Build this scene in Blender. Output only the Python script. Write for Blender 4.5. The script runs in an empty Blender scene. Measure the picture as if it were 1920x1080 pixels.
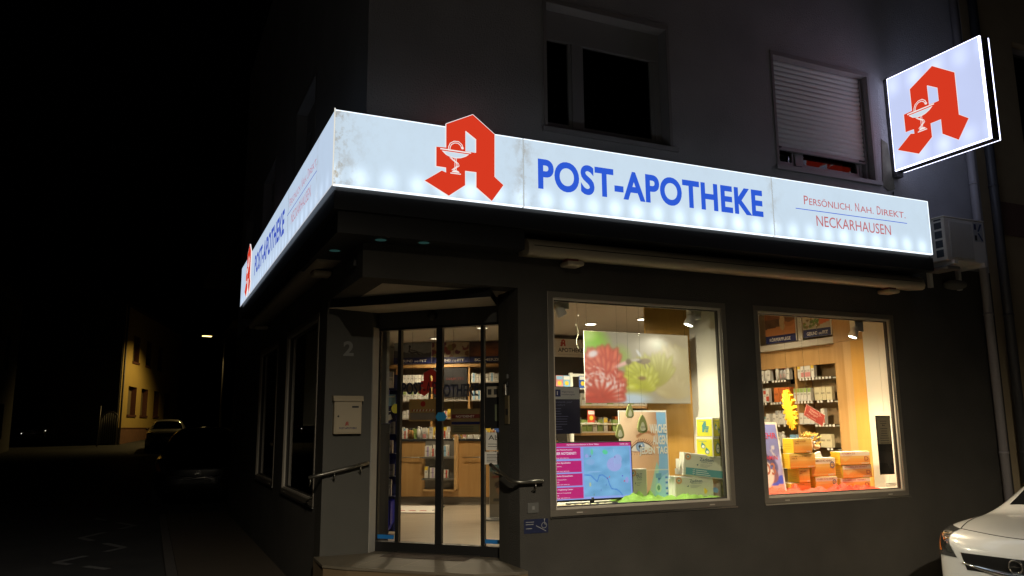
import bpy, bmesh, math, random
import numpy as np
from mathutils import Vector, Matrix
from mathutils.geometry import tessellate_polygon
from mathutils.bvhtree import BVHTree

scene = bpy.context.scene
COL = scene.collection
R = math.radians
random.seed(7)

# ------------------------------------------------------------------ camera
cam = bpy.data.cameras.new("camera")
cam_o = bpy.data.objects.new("camera", cam)
COL.objects.link(cam_o)
YAW, PITCH, ROLL = 0.425864, 0.1725394, -0.00780007
CAMP = Vector((-1.58430, -6.58156, 1.57944))
_d = Vector((math.sin(YAW) * math.cos(PITCH), math.cos(YAW) * math.cos(PITCH), math.sin(PITCH)))
_r = Vector((math.cos(YAW), -math.sin(YAW), 0))
_u = _r.cross(_d)
_r2 = math.cos(ROLL) * _r + math.sin(ROLL) * _u
_u2 = -math.sin(ROLL) * _r + math.cos(ROLL) * _u
cam_o.matrix_world = Matrix(((_r2.x, _u2.x, -_d.x, CAMP.x), (_r2.y, _u2.y, -_d.y, CAMP.y),
                             (_r2.z, _u2.z, -_d.z, CAMP.z), (0, 0, 0, 1)))
cam.sensor_width = 36
cam.lens = 1485.888 * 36 / 1920
cam.clip_start = 0.05
cam.clip_end = 600
scene.camera = cam_o

# ------------------------------------------------------------------ night sky, exposure
world = bpy.data.worlds.new("World")
scene.world = world
world.use_nodes = True
_nt = world.node_tree
_sky = _nt.nodes.new("ShaderNodeTexSky")
_sky.sky_type = 'NISHITA'
_sky.sun_disc = False
_sky.sun_elevation = R(-4)
_sky.sun_rotation = R(200)
_nt.links.new(_sky.outputs[0], _nt.nodes["Background"].inputs[0])
_nt.nodes["Background"].inputs[1].default_value = 0.004
scene.view_settings.view_transform = 'Standard'
scene.view_settings.look = 'None'
scene.view_settings.exposure = 0
scene.view_settings.gamma = 1
cy = scene.cycles
cy.use_denoising = True
try:
    cy.denoiser = 'OPENIMAGEDENOISE'
    cy.denoising_input_passes = 'RGB_ALBEDO_NORMAL'
except Exception:
    pass
cy.max_bounces = 8
cy.diffuse_bounces = 3
cy.glossy_bounces = 3
cy.transmission_bounces = 6
cy.transparent_max_bounces = 16
cy.sample_clamp_indirect = 4.0
cy.caustics_reflective = False
cy.caustics_refractive = False

# ------------------------------------------------------------------ materials
def s2l(c):
    return tuple((x / 12.92 if x <= 0.04045 else ((x + 0.055) / 1.055) ** 2.4) for x in c[:3])

_mc = {}
def pm(name, col, rough=.6, metal=0.0, var=.12, vs=6.0, bump=0.0, bs=120.0, coat=0.0, spec=.5, detail=4, trans=0.0):
    """Principled with procedural colour variation and bump; col is linear."""
    if name in _mc: return _mc[name]
    m = bpy.data.materials.new(name); m.use_nodes = True; _mc[name] = m
    n = m.node_tree.nodes; l = m.node_tree.links
    b = n["Principled BSDF"]
    b.inputs["Roughness"].default_value = rough
    b.inputs["Metallic"].default_value = metal
    b.inputs["Specular IOR Level"].default_value = spec
    b.inputs["Coat Weight"].default_value = coat
    b.inputs["Coat Roughness"].default_value = .04
    tc = n.new("ShaderNodeTexCoord")
    nz = n.new("ShaderNodeTexNoise"); nz.inputs["Scale"].default_value = vs; nz.inputs["Detail"].default_value = detail
    l.new(tc.outputs["Object"], nz.inputs["Vector"])
    mx = n.new("ShaderNodeMix"); mx.data_type = 'RGBA'
    mx.inputs[6].default_value = (*[c * (1 - var) for c in col], 1)
    mx.inputs[7].default_value = (*[min(1, c * (1 + var)) for c in col], 1)
    l.new(nz.outputs["Fac"], mx.inputs[0])
    l.new(mx.outputs[2], b.inputs["Base Color"])
    if bump:
        n2 = n.new("ShaderNodeTexNoise"); n2.inputs["Scale"].default_value = bs; n2.inputs["Detail"].default_value = 3
        l.new(tc.outputs["Object"], n2.inputs["Vector"])
        bp = n.new("ShaderNodeBump"); bp.inputs["Strength"].default_value = bump; bp.inputs["Distance"].default_value = .01
        l.new(n2.outputs["Fac"], bp.inputs["Height"]); l.new(bp.outputs[0], b.inputs["Normal"])
    if trans:
        tr = n.new("ShaderNodeBsdfTranslucent")
        tr.inputs[0].default_value = (*col, 1)
        ms = n.new("ShaderNodeMixShader"); ms.inputs[0].default_value = trans
        l.new(b.outputs[0], ms.inputs[1]); l.new(tr.outputs[0], ms.inputs[2])
        l.new(ms.outputs[0], n["Material Output"].inputs[0])
    return m

def em(name, col, strength=1.0):
    if name in _mc: return _mc[name]
    m = bpy.data.materials.new(name); m.use_nodes = True; _mc[name] = m
    n = m.node_tree.nodes; l = m.node_tree.links
    n.remove(n["Principled BSDF"])
    e = n.new("ShaderNodeEmission"); e.inputs[0].default_value = (*col, 1); e.inputs[1].default_value = strength
    l.new(e.outputs[0], n["Material Output"].inputs[0])
    return m

def glassm(name, tint=(1, 1, 1), refl=1.0, rough=0.0):
    if name in _mc: return _mc[name]
    m = bpy.data.materials.new(name); m.use_nodes = True; _mc[name] = m
    n = m.node_tree.nodes; l = m.node_tree.links
    n.remove(n["Principled BSDF"])
    t = n.new("ShaderNodeBsdfTransparent"); t.inputs[0].default_value = (*tint, 1)
    g = n.new("ShaderNodeBsdfGlossy"); g.inputs["Roughness"].default_value = rough
    f = n.new("ShaderNodeFresnel"); f.inputs[0].default_value = 1.5
    mu = n.new("ShaderNodeMath"); mu.operation = 'MULTIPLY'; mu.inputs[1].default_value = refl
    mx = n.new("ShaderNodeMixShader")
    l.new(f.outputs[0], mu.inputs[0]); l.new(mu.outputs[0], mx.inputs[0])
    l.new(t.outputs[0], mx.inputs[1]); l.new(g.outputs[0], mx.inputs[2])
    l.new(mx.outputs[0], n["Material Output"].inputs[0])
    return m

def picm(name, rough=.35, emis=0.0, coat=0.0):
    """printed picture: colour comes from the mesh's own colour attribute"""
    if name in _mc: return _mc[name]
    m = bpy.data.materials.new(name); m.use_nodes = True; _mc[name] = m
    n = m.node_tree.nodes; l = m.node_tree.links
    b = n["Principled BSDF"]; b.inputs["Roughness"].default_value = rough
    a = n.new("ShaderNodeAttribute"); a.attribute_name = "col"
    if emis:
        b.inputs["Base Color"].default_value = (.02, .02, .02, 1)
        l.new(a.outputs[0], b.inputs["Emission Color"]); b.inputs["Emission Strength"].default_value = emis
    else:
        l.new(a.outputs[0], b.inputs["Base Color"])
    return m

def wood(name, c0, c1, scale=1.0, rough=.45, axis='z'):
    if name in _mc: return _mc[name]
    m = bpy.data.materials.new(name); m.use_nodes = True; _mc[name] = m
    n = m.node_tree.nodes; l = m.node_tree.links
    b = n["Principled BSDF"]; b.inputs["Roughness"].default_value = rough
    tc = n.new("ShaderNodeTexCoord"); mp = n.new("ShaderNodeMapping")
    mp.inputs["Scale"].default_value = {'z': (14, 14, 1.2), 'x': (1.2, 14, 14), 'y': (14, 1.2, 14)}[axis]
    nz = n.new("ShaderNodeTexNoise"); nz.inputs["Scale"].default_value = scale; nz.inputs["Detail"].default_value = 6
    nz.inputs["Distortion"].default_value = .6
    cr = n.new("ShaderNodeValToRGB")
    cr.color_ramp.elements[0].position = .3; cr.color_ramp.elements[0].color = (*c0, 1)
    cr.color_ramp.elements[1].position = .7; cr.color_ramp.elements[1].color = (*c1, 1)
    l.new(tc.outputs["Object"], mp.inputs[0]); l.new(mp.outputs[0], nz.inputs["Vector"])
    l.new(nz.outputs["Fac"], cr.inputs[0]); l.new(cr.outputs[0], b.inputs["Base Color"])
    return m

# ------------------------------------------------------------------ frames and mesh builder
class Fr:
    def __init__(s, o, u, v, n=None):
        s.o = Vector(o); s.u = Vector(u).normalized(); s.v = Vector(v).normalized()
        s.n = Vector(n).normalized() if n else s.u.cross(s.v)
    def p(s, a, b, c=0.0):
        return s.o + s.u * a + s.v * b + s.n * c
    def at(s, a, b, c=0.0, rot=0.0, yaw=0.0):
        """frame moved to (a,b,c); rot turns in its own plane, yaw about v"""
        u = s.u * math.cos(yaw) + s.n * math.sin(yaw)
        n = s.n * math.cos(yaw) - s.u * math.sin(yaw)
        u2 = u * math.cos(rot) + s.v * math.sin(rot)
        v2 = s.v * math.cos(rot) - u * math.sin(rot)
        return Fr(s.p(a, b, c), u2, v2, n)

W = Fr((0, 0, 0), (1, 0, 0), (0, 1, 0))
FACADE = Fr((0, 0, 0), (1, 0, 0), (0, 0, 1))            # a = x, b = z, c towards the street
LEFT = Fr((0, 0, 0), (0, -1, 0), (0, 0, 1))             # a = -y, b = z, c towards the side street
DOOR = Fr((.58, 1.56, 0), (1, -1, 0), (0, 0, 1))        # diagonal entrance
COUNTER = Fr((2.7, 5.81, 0), (.842, -.539, 0), (0, 0, 1))

_txt = {}
def text_geo(s, bold=0.0, res=3, space=1.0):
    k = (s, bold, res, space)
    if k in _txt: return _txt[k]
    cu = bpy.data.curves.new("lettering", 'FONT'); cu.body = s; cu.offset = bold; cu.resolution_u = res; cu.space_character = space
    o = bpy.data.objects.new("lettering", cu)
    me = o.to_mesh()
    vs = [(v.co.x, v.co.y) for v in me.vertices]; fs = [tuple(p.vertices) for p in me.polygons]
    o.to_mesh_clear(); bpy.data.objects.remove(o); bpy.data.curves.remove(cu)
    xs = [v[0] for v in vs]; ys = [v[1] for v in vs]
    _txt[k] = (vs, fs, min(xs), max(xs), min(ys), max(ys))
    return _txt[k]

class MB:
    def __init__(s):
        s.v = []; s.f = []; s.m = []; s.mats = []; s.sm = []; s.uv = {}
    def mi(s, mat):
        if mat not in s.mats: s.mats.append(mat)
        return s.mats.index(mat)
    def poly(s, pts, mat, smooth=False, uv=None):
        i = len(s.v); s.v += [Vector(p) for p in pts]
        s.f.append(tuple(range(i, i + len(pts)))); s.m.append(s.mi(mat)); s.sm.append(smooth)
        if uv: s.uv[len(s.f) - 1] = uv
        return s
    def mesh(s, vs, fs, mat, smooth=False):
        i = len(s.v); s.v += [Vector(p) for p in vs]; k = s.mi(mat)
        for f in fs:
            s.f.append(tuple(i + j for j in f)); s.m.append(k); s.sm.append(smooth)
        return s
    def fbox(s, fr, a0, a1, b0, b1, c0, c1, mat, front=None, side=None, top=None):
        P = [fr.p(a, b, c) for c in (c0, c1) for b in (b0, b1) for a in (a0, a1)]
        F = [((0, 2, 3, 1), mat), ((4, 5, 7, 6), front or mat), ((0, 1, 5, 4), mat), ((2, 6, 7, 3), top or mat),
             ((0, 4, 6, 2), side or mat), ((1, 3, 7, 5), side or mat)]
        i = len(s.v); s.v += P
        for f, m in F:
            s.f.append(tuple(i + j for j in f)); s.m.append(s.mi(m)); s.sm.append(False)
        return s
    def box(s, x0, x1, y0, y1, z0, z1, mat, **k):
        return s.fbox(FACADE, x0, x1, z0, z1, -y1, -y0, mat, **k)
    def prism(s, fr, pts, c0, c1, mat, front=None, hole=None, side=None):
        """outline in frame's (a,b), thickness c0..c1"""
        loops = [[Vector((p[0], p[1], 0)) for p in pts]]
        if hole: loops.append([Vector((p[0], p[1], 0)) for p in hole])
        flat = [p for L in loops for p in L]
        tri = tessellate_polygon(loops)
        for c, mt, fl in ((c1, front or mat, 0), (c0, mat, 1)):
            i = len(s.v); s.v += [fr.p(p.x, p.y, c) for p in flat]
            for t in tri:
                a, b_, c_ = (flat[j] for j in t)
                ccw = (b_.x - a.x) * (c_.y - a.y) - (b_.y - a.y) * (c_.x - a.x) > 0
                t2 = t if (ccw != bool(fl)) else t[::-1]
                s.f.append(tuple(i + j for j in t2)); s.m.append(s.mi(mt)); s.sm.append(False)
        for li, L in enumerate(loops):
            ar = sum(L[k].x * L[(k + 1) % len(L)].y - L[(k + 1) % len(L)].x * L[k].y for k in range(len(L)))
            if (ar > 0) == (li == 1): L = L[::-1]
            for k in range(len(L)):
                p, q = L[k], L[(k + 1) % len(L)]
                s.poly([fr.p(p.x, p.y, c0), fr.p(q.x, q.y, c0), fr.p(q.x, q.y, c1), fr.p(p.x, p.y, c1)], side or mat)
        return s
    def flat(s, fr, pts, c, mat, hole=None):
        loops = [[Vector((p[0], p[1], 0)) for p in pts]]
        if hole: loops.append([Vector((p[0], p[1], 0)) for p in hole])
        fl = [p for L in loops for p in L]
        i = len(s.v); s.v += [fr.p(p.x, p.y, c) for p in fl]
        for t in tessellate_polygon(loops):
            a, b_, c_ = (fl[j] for j in t)
            if (b_.x - a.x) * (c_.y - a.y) - (b_.y - a.y) * (c_.x - a.x) < 0: t = t[::-1]
            s.f.append(tuple(i + j for j in t)); s.m.append(s.mi(mat)); s.sm.append(False)
        return s
    def rect(s, fr, a0, a1, b0, b1, c, mat, uv=False):
        return s.poly([fr.p(a0, b0, c), fr.p(a1, b0, c), fr.p(a1, b1, c), fr.p(a0, b1, c)], mat,
                      uv=[(a0, b0), (a1, b0), (a1, b1), (a0, b1)] if uv else None)
    def ribbon(s, fr, pts, w, c, mat):
        n = len(pts); L = []; Rr = []
        for i, p in enumerate(pts):
            a = pts[max(0, i - 1)]; b = pts[min(n - 1, i + 1)]
            dx, dy = b[0] - a[0], b[1] - a[1]; q = math.hypot(dx, dy) or 1
            L.append((p[0] - dy / q * w / 2, p[1] + dx / q * w / 2)); Rr.append((p[0] + dy / q * w / 2, p[1] - dx / q * w / 2))
        for i in range(n - 1):
            s.poly([fr.p(*Rr[i], c), fr.p(*Rr[i + 1], c), fr.p(*L[i + 1], c), fr.p(*L[i], c)], mat)
        return s
    def text(s, fr, st, a0, b0, w, h, c, mat, bold=0.0, res=3, space=1.0):
        """st fitted with its lower left at (a0,b0); w or h may be None to keep proportion"""
        vs, fs, x0, x1, y0, y1 = text_geo(st, bold, res, space)
        sx = (w / (x1 - x0)) if w else (h / (y1 - y0)); sy = (h / (y1 - y0)) if h else sx
        return s.mesh([fr.p(a0 + (x - x0) * sx, b0 + (y - y0) * sy, c) for x, y in vs], fs, mat)
    def tube(s, pts, r, mat, n=10, caps=True):
        pts = [Vector(p) for p in pts]; rings = []
        for i, p in enumerate(pts):
            t = (pts[min(i + 1, len(pts) - 1)] - pts[max(i - 1, 0)]).normalized()
            a = t.orthogonal().normalized() if i == 0 else (pa - t * pa.dot(t)).normalized()
            pa = a; b = t.cross(a); rr = r[i] if isinstance(r, (list, tuple)) else r
            rings.append([p + (a * math.cos(2 * math.pi * k / n) + b * math.sin(2 * math.pi * k / n)) * rr for k in range(n)])
        vs = [q for g in rings for q in g]; fs = []
        for i in range(len(rings) - 1):
            for k in range(n):
                fs.append((i * n + k, i * n + (k + 1) % n, (i + 1) * n + (k + 1) % n, (i + 1) * n + k))
        if caps:
            fs.append(tuple(range(n))[::-1]); fs.append(tuple((len(rings) - 1) * n + k for k in range(n)))
        return s.mesh(vs, fs, mat, True)
    def disc(s, fr, a, b, c, r, mat, n=20, ry=None):
        return s.poly([fr.p(a + r * math.cos(2 * math.pi * k / n), b + (ry or r) * math.sin(2 * math.pi * k / n), c) for k in range(n)], mat)
    def ring(s, fr, a, b, c, r0, r1, mat, n=20):
        for k in range(n):
            t0, t1 = 2 * math.pi * k / n, 2 * math.pi * (k + 1) / n
            s.poly([fr.p(a + r * math.cos(t), b + r * math.sin(t), c) for r, t in ((r0, t0), (r1, t0), (r1, t1), (r0, t1))], mat)
        return s
    def ball(s, ctr, rx, ry, rz, mat, nu=14, nv=8):
        ctr = Vector(ctr); vs = []; fs = []
        for j in range(nv + 1):
            ph = math.pi * j / nv
            for i in range(nu):
                th = 2 * math.pi * i / nu
                vs.append(ctr + Vector((rx * math.sin(ph) * math.cos(th), ry * math.sin(ph) * math.sin(th), rz * math.cos(ph))))
        for j in range(nv):
            for i in range(nu):
                fs.append((j * nu + i, (j + 1) * nu + i, (j + 1) * nu + (i + 1) % nu, j * nu + (i + 1) % nu))
        return s.mesh(vs, fs, mat, True)
    def wall(s, fr, a0, a1, b0, b1, c0, c1, mat, holes=(), reveal=None):
        """slab c0(back)..c1(front) with rectangular holes, as one clean shell"""
        A = sorted({a0, a1, *[h[0] for h in holes], *[h[1] for h in holes]})
        B = sorted({b0, b1, *[h[2] for h in holes], *[h[3] for h in holes]})
        A = [a for a in A if a0 <= a <= a1]; B = [b for b in B if b0 <= b <= b1]
        def solid(i, j):
            if i < 0 or j < 0 or i >= len(A) - 1 or j >= len(B) - 1: return None
            x = (A[i] + A[i + 1]) / 2; y = (B[j] + B[j + 1]) / 2
            return not any(h[0] < x < h[1] and h[2] < y < h[3] for h in holes)
        for i in range(len(A) - 1):
            for j in range(len(B) - 1):
                if not solid(i, j): continue
                x0, x1, y0, y1 = A[i], A[i + 1], B[j], B[j + 1]
                s.poly([fr.p(x0, y0, c1), fr.p(x1, y0, c1), fr.p(x1, y1, c1), fr.p(x0, y1, c1)], mat)
                s.poly([fr.p(x0, y0, c0), fr.p(x0, y1, c0), fr.p(x1, y1, c0), fr.p(x1, y0, c0)], mat)
                for di, dj, e in ((-1, 0, ((x0, y1), (x0, y0))), (1, 0, ((x1, y0), (x1, y1))), (0, -1, ((x0, y0), (x1, y0))), (0, 1, ((x1, y1), (x0, y1)))):
                    if solid(i + di, j + dj) is not True:
                        (p, q) = e; mt = (reveal or mat) if solid(i + di, j + dj) is False else mat
                        s.poly([fr.p(*p, c0), fr.p(*q, c0), fr.p(*q, c1), fr.p(*p, c1)], mt)
        return s
    def build(s, name, parent=None, label=None, cat=None, group=None, kind=None, bevel=0.0, origin=None, seg=2):
        if parent is not None:
            o3 = Vector((0, 0, 0)); p = parent
            while p: o3 = o3 + p.location; p = p.parent
        elif origin is not None: o3 = Vector(origin)
        else:
            xs = [v.x for v in s.v]; ys = [v.y for v in s.v]; zs = [v.z for v in s.v]
            o3 = Vector(((min(xs) + max(xs)) / 2, (min(ys) + max(ys)) / 2, min(zs)))
        me = bpy.data.meshes.new(name)
        me.from_pydata([v - o3 for v in s.v], [], s.f)
        for m in s.mats: me.materials.append(m)
        me.polygons.foreach_set("material_index", s.m)
        me.polygons.foreach_set("use_smooth", s.sm)
        if s.uv:
            ul = me.uv_layers.new(name="UVMap")
            for fi, uv in s.uv.items():
                for k, li in enumerate(me.polygons[fi].loop_indices): ul.data[li].uv = uv[k]
        me.update()
        o = bpy.data.objects.new(name, me); COL.objects.link(o)
        if parent is not None: o.parent = parent
        else: o.location = o3
        if bevel:
            md = o.modifiers.new("bevel", 'BEVEL'); md.width = bevel; md.segments = seg; md.limit_method = 'ANGLE'; md.angle_limit = R(40)
        tag(o, label, cat, group, kind)
        return o

def tag(o, label=None, cat=None, group=None, kind=None):
    if label: o["label"] = label
    if cat: o["category"] = cat
    if group: o["group"] = group
    if kind: o["kind"] = kind
    return o

def thing(name, label, cat, loc, group=None):
    o = bpy.data.objects.new(name, None); COL.objects.link(o); o.location = loc
    o.empty_display_size = .1
    return tag(o, label, cat, group)

def copy_tree(o, parent=None):
    c = o.copy(); COL.objects.link(c)
    if parent is not None: c.parent = parent
    for ch in list(o.children): copy_tree(ch, c)
    return c

class Cv:
    """little raster used to print pictures as vertex colours of a flat mesh"""
    def __init__(s, w, h, nx, ny, bg=(1, 1, 1)):
        s.w, s.h, s.nx, s.ny = w, h, nx, ny
        x = np.linspace(0, w, nx + 1); y = np.linspace(0, h, ny + 1)
        s.X, s.Y = np.meshgrid(x, y); s.c = np.ones(s.X.shape + (3,)) * np.array(bg)
        s.rng = np.random.default_rng(3)
    def put(s, m, col, al=1.0):
        m = np.clip(np.asarray(m, float) * al, 0, 1)[..., None]; s.c = s.c * (1 - m) + np.array(col) * m; return s
    def ell(s, cx, cy, rx, ry, col, rot=0, soft=.12, al=1.0):
        dx, dy = s.X - cx, s.Y - cy; c, k = math.cos(rot), math.sin(rot)
        q = np.sqrt(((dx * c + dy * k) / rx) ** 2 + ((-dx * k + dy * c) / ry) ** 2)
        return s.put(np.clip((1 - q) / soft + .5, 0, 1), col, al)
    def rect(s, x0, x1, y0, y1, col, al=1.0):
        return s.put((s.X >= x0) & (s.X <= x1) & (s.Y >= y0) & (s.Y <= y1), col, al)
    def poly(s, pts, col, al=1.0):
        m = np.zeros(s.X.shape, bool); n = len(pts)
        for i in range(n):
            (xa, ya), (xb, yb) = pts[i], pts[(i + 1) % n]
            if ya == yb: continue
            m ^= ((ya > s.Y) != (yb > s.Y)) & (s.X < (xb - xa) * (s.Y - ya) / (yb - ya) + xa)
        return s.put(m, col, al)
    def line(s, pts, w, col, al=1.0):
        for (xa, ya), (xb, yb) in zip(pts[:-1], pts[1:]):
            dx, dy = xb - xa, yb - ya; q = dx * dx + dy * dy or 1e-9
            t = np.clip(((s.X - xa) * dx + (s.Y - ya) * dy) / q, 0, 1)
            ds = np.hypot(s.X - xa - t * dx, s.Y - ya - t * dy)
            s.put(np.clip((w - ds) / (w * .5) , 0, 1), col, al)
        return s
    def blur(s, n=1):
        for _ in range(n):
            p = np.pad(s.c, ((1, 1), (1, 1), (0, 0)), 'edge'); s.c = (p[:-2, 1:-1] + p[2:, 1:-1] + p[1:-1, :-2] + p[1:-1, 2:] + 2 * p[1:-1, 1:-1]) / 6
        return s
    def noise(s, k, amp):
        g = s.rng.random((k + 2, k + 2)); fx = s.X / s.w * k; fy = s.Y / s.h * k
        ix, iy = np.clip(fx.astype(int), 0, k), np.clip(fy.astype(int), 0, k); tx, ty = fx - ix, fy - iy
        v = (g[iy, ix] * (1 - tx) + g[iy, ix + 1] * tx) * (1 - ty) + (g[iy + 1, ix] * (1 - tx) + g[iy + 1, ix + 1] * tx) * ty
        s.c = np.clip(s.c + (v[..., None] - .5) * amp, 0, 1); return s

def picture(name, cv, fr, a0, a1, b0, b1, c, mat, parent=None, **k):
    """flat printed sheet; colours of cv are sRGB"""
    ny, nx = cv.X.shape
    A = a0 + cv.X / cv.w * (a1 - a0); B = b0 + cv.Y / cv.h * (b1 - b0)
    mb = MB()
    vs = [fr.p(float(A[j, i]), float(B[j, i]), c) for j in range(ny) for i in range(nx)]
    fs = [(j * nx + i, j * nx + i + 1, (j + 1) * nx + i + 1, (j + 1) * nx + i) for j in range(ny - 1) for i in range(nx - 1)]
    mb.mesh(vs, fs, mat)
    o = mb.build(name, parent, **k)
    s = np.clip(cv.c.reshape(-1, 3), 0, 1); lin = np.where(s <= .04045, s / 12.92, ((s + .055) / 1.055) ** 2.4)
    at = o.data.color_attributes.new("col", 'FLOAT_COLOR', 'POINT')
    at.data.foreach_set("color", np.c_[lin, np.ones(len(lin))].ravel().astype(np.float32))
    return o

def lamp(name, kind, loc, energy, col, parent=None, size=.05, target=None, spot=60, blend=.4):
    L = bpy.data.lights.new(name, kind); L.energy = energy; L.color = col
    if kind == 'SPOT': L.spot_size = R(spot); L.spot_blend = blend; L.shadow_soft_size = size
    elif kind == 'POINT': L.shadow_soft_size = size
    elif kind == 'AREA': L.shape = 'DISK'; L.size = size
    o = bpy.data.objects.new(name, L); COL.objects.link(o)
    o3 = Vector((0, 0, 0)); p = parent
    while p: o3 = o3 + p.location; p = p.parent
    o.location = Vector(loc) - o3
    if target is not None:
        o.rotation_euler = (Vector(target) - Vector(loc)).to_track_quat('-Z', 'Y').to_euler()
    if parent: o.parent = parent
    return o
# ------------------------------------------------------------------ shared materials
M_lower = pm("dark_render", (.060, .056, .048), .85, var=.55, vs=1.6, bump=.8, bs=110, detail=10)
M_upper = pm("roughcast_plaster", (.46, .45, .47), .9, var=.28, vs=1.3, bump=1.0, bs=80, detail=9)
M_niche = pm("niche_plaster", (.62, .56, .46), .8, var=.08, vs=3, bump=.15, bs=200)
M_column = pm("column_panel", (.060, .058, .048), .6, var=.15, vs=4, bump=.1, bs=300)
M_alu = pm("window_aluminium", (.25, .225, .185), .45, .5, var=.08, vs=10)
M_bead = pm("glazing_bead", (.62, .57, .48), .4, .0, var=.06)
M_gasket = pm("rubber_gasket", (.03, .025, .02), .6)
M_black = pm("black_frame", (.008, .008, .008), .45)
M_steel = pm("brushed_steel", (.36, .35, .32), .30, 1.0, var=.1, vs=30)
M_reveal = pm("door_reveal_metal", (.34, .33, .30), .6, .0, var=.1, vs=8)
M_white = pm("white_plaster", (.60, .57, .49), .85, var=.04, vs=4, bump=.25, bs=150)
M_whitep = pm("white_plastic", (.78, .76, .70), .35, var=.04)
M_cream = pm("cream_paint", (.52, .45, .33), .45, var=.05)
M_ceil = pm("shop_ceiling", (.55, .52, .47), .9, var=.05)
M_wood = wood("beech_veneer", (.42, .24, .085), (.50, .30, .115), rough=.4)
M_woodl = wood("light_beech", (.50, .31, .13), (.58, .37, .16), rough=.4)
M_orange = wood("orange_veneer", (.56, .31, .07), (.62, .35, .085), rough=.35)
M_floor = wood("shop_floor_boards", (.33, .28, .21), (.43, .37, .29), rough=.3, axis='x')
M_navy = pm("navy_blue", (.010, .014, .085), .4)
M_blue = pm("display_blue", (.022, .027, .42), .35)
M_glass = glassm("window_glass", (.97, .98, .96))
M_gdoor = glassm("door_glass", (.80, .80, .78))
M_gdark = glassm("dark_glass", (.45, .47, .46), 1.3)
M_gshelf = glassm("shelf_glass", (.80, .88, .84))
M_paper = pm("white_paper", (.78, .75, .68), .7, var=.03)
M_ink = pm("black_ink", (.02, .02, .02), .6)
M_grey = pm("grey_plastic", (.25, .25, .24), .5)
M_asphalt = pm("asphalt", (.046, .046, .045), .8, var=.5, vs=1.5, detail=9, bump=.6, bs=300)
M_paving = pm("pavement_slabs", (.075, .058, .04), .8, var=.2, vs=5, bump=.3, bs=200)
M_roadpaint = pm("worn_road_paint", (.20, .20, .19), .8, var=.5, vs=20, detail=8)

# ------------------------------------------------------------------ ground
def gz(y): return max(0.0, y - 12) * .034
def ground_sheet():
    mb = MB(); ys = [-60, -30, -12, 0, 6, 12, 16, 24, 36, 60, 120, 300]; xs = [-200, -60, -20, -6, 0, 6, 20, 60, 200]
    for j in range(len(ys) - 1):
        for i in range(len(xs) - 1):
            mb.poly([(xs[a], ys[b], gz(min(ys[b], 70)) - .2) for a, b in ((i, j), (i + 1, j), (i + 1, j + 1), (i, j + 1))], M_asphalt)
    mb.build("road", kind="structure", origin=(0, 0, 0))
ground_sheet()
pv = MB()
pv.prism(W, [(-1.15, -1.05), (8.6, -1.05), (8.6, .4), (1.5, .4), (1.5, 1.0), (.8, 1.7), (.2, 1.7), (.2, 11.5), (-1.15, 11.5)], -.4, -.13, M_paving)
pv.build("pavement", kind="structure", origin=(0, 0, 0))
kb = MB()
kerb = pm("kerb_stone", (.09, .08, .07), .8, var=.2, vs=6, bump=.3)
kb.box(-1.15, 8.6, -1.18, -1.053, -.4, -.126, kerb); kb.box(-1.28, -1.153, -1.18, 11.5, -.4, -.126, kerb)
kb.build("kerb", kind="structure", bevel=.012, origin=(0, 0, 0))
zz = [(-1.94, 5.3), (-2.62, 6.2), (-1.80, 7.3), (-2.5, 8.85), (-1.70, 10.3), (-2.45, 12.0), (-1.85, 12.7)]
rz = MB()
for (x0, y0), (x1, y1) in zip(zz[:-1], zz[1:]):
    rz.ribbon(W, [(x0, y0), (x0 + (x1 - x0) * .42, y0 + (y1 - y0) * .42)], .11, -.195, M_roadpaint)
    rz.ribbon(W, [(x0 + (x1 - x0) * .7, y0 + (y1 - y0) * .7), (x1, y1)], .11, -.195, M_roadpaint)
rz.build("road_marking", kind="structure", origin=(0, 0, 0))

# ------------------------------------------------------------------ the pharmacy building
XE = 8.15
bld = thing("pharmacy_building", "dark corner building with lit shop windows, recessed diagonal entrance and plastered upper floor", "building", (4, 4, 0))
def part(mb, name, parent=None, label=None, **k): return mb.build(name, parent or bld, label, **k)

W1 = (1.763, 3.855, .771, 2.834); W2 = (4.23, 6.32, .771, 2.834)
mb = MB()
mb.wall(FACADE, 1.763 - .303, XE, -.2, 3.47, -.24, 0, M_lower, [W1, W2], reveal=M_white)
part(mb, "front_wall", label="dark grey rendered ground floor wall with two shop windows")
LW1 = (-4.03, -1.86, .78, 2.79); LW2 = (-6.76, -4.80, .80, 2.79)
mb = MB()
mb.wall(LEFT, -11, -1.755, -.2, 3.47, -.24, 0, M_lower, [LW1, LW2])
part(mb, "side_wall", label="unlit side street wall with dark shop windows")
mb = MB()   # L-shaped lintel over the entrance
mb.prism(W, [(0, 0), (1.46, 0), (1.46, .24), (.24, .24), (.24, 1.755), (0, 1.755)], 2.846, 3.47, M_lower)
part(mb, "lintel")
mb = MB()
mb.prism(W, [(.24, .24), (1.46, .24), (1.46, .46), (1.60, .60), (.60, 1.60), (.46, 1.46), (.46, 1.755), (.24, 1.755)], 2.85, 3.0, M_niche)
part(mb, "entrance_ceiling", label="pale plastered ceiling of the entrance recess")
mb = MB()
mb.prism(W, [(0, 1.45), (.47, 1.45), (.575, 1.555), (.40, 1.755), (0, 1.755)], -.2, 2.846, M_column)
part(mb, "entrance_pier", label="grey panelled wall beside the door carrying the house number", bevel=.004)
mb = MB()
mb.prism(W, [(1.46, .24), (1.70, .24), (1.58, .565), (1.565, .565), (1.46, .46)], 0, 2.846, M_column)
part(mb, "entrance_pier", bevel=.004)
mb = MB()
mb.fbox(DOOR, .001, .009, .357, 2.60, .032, .150, M_reveal)
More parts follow.
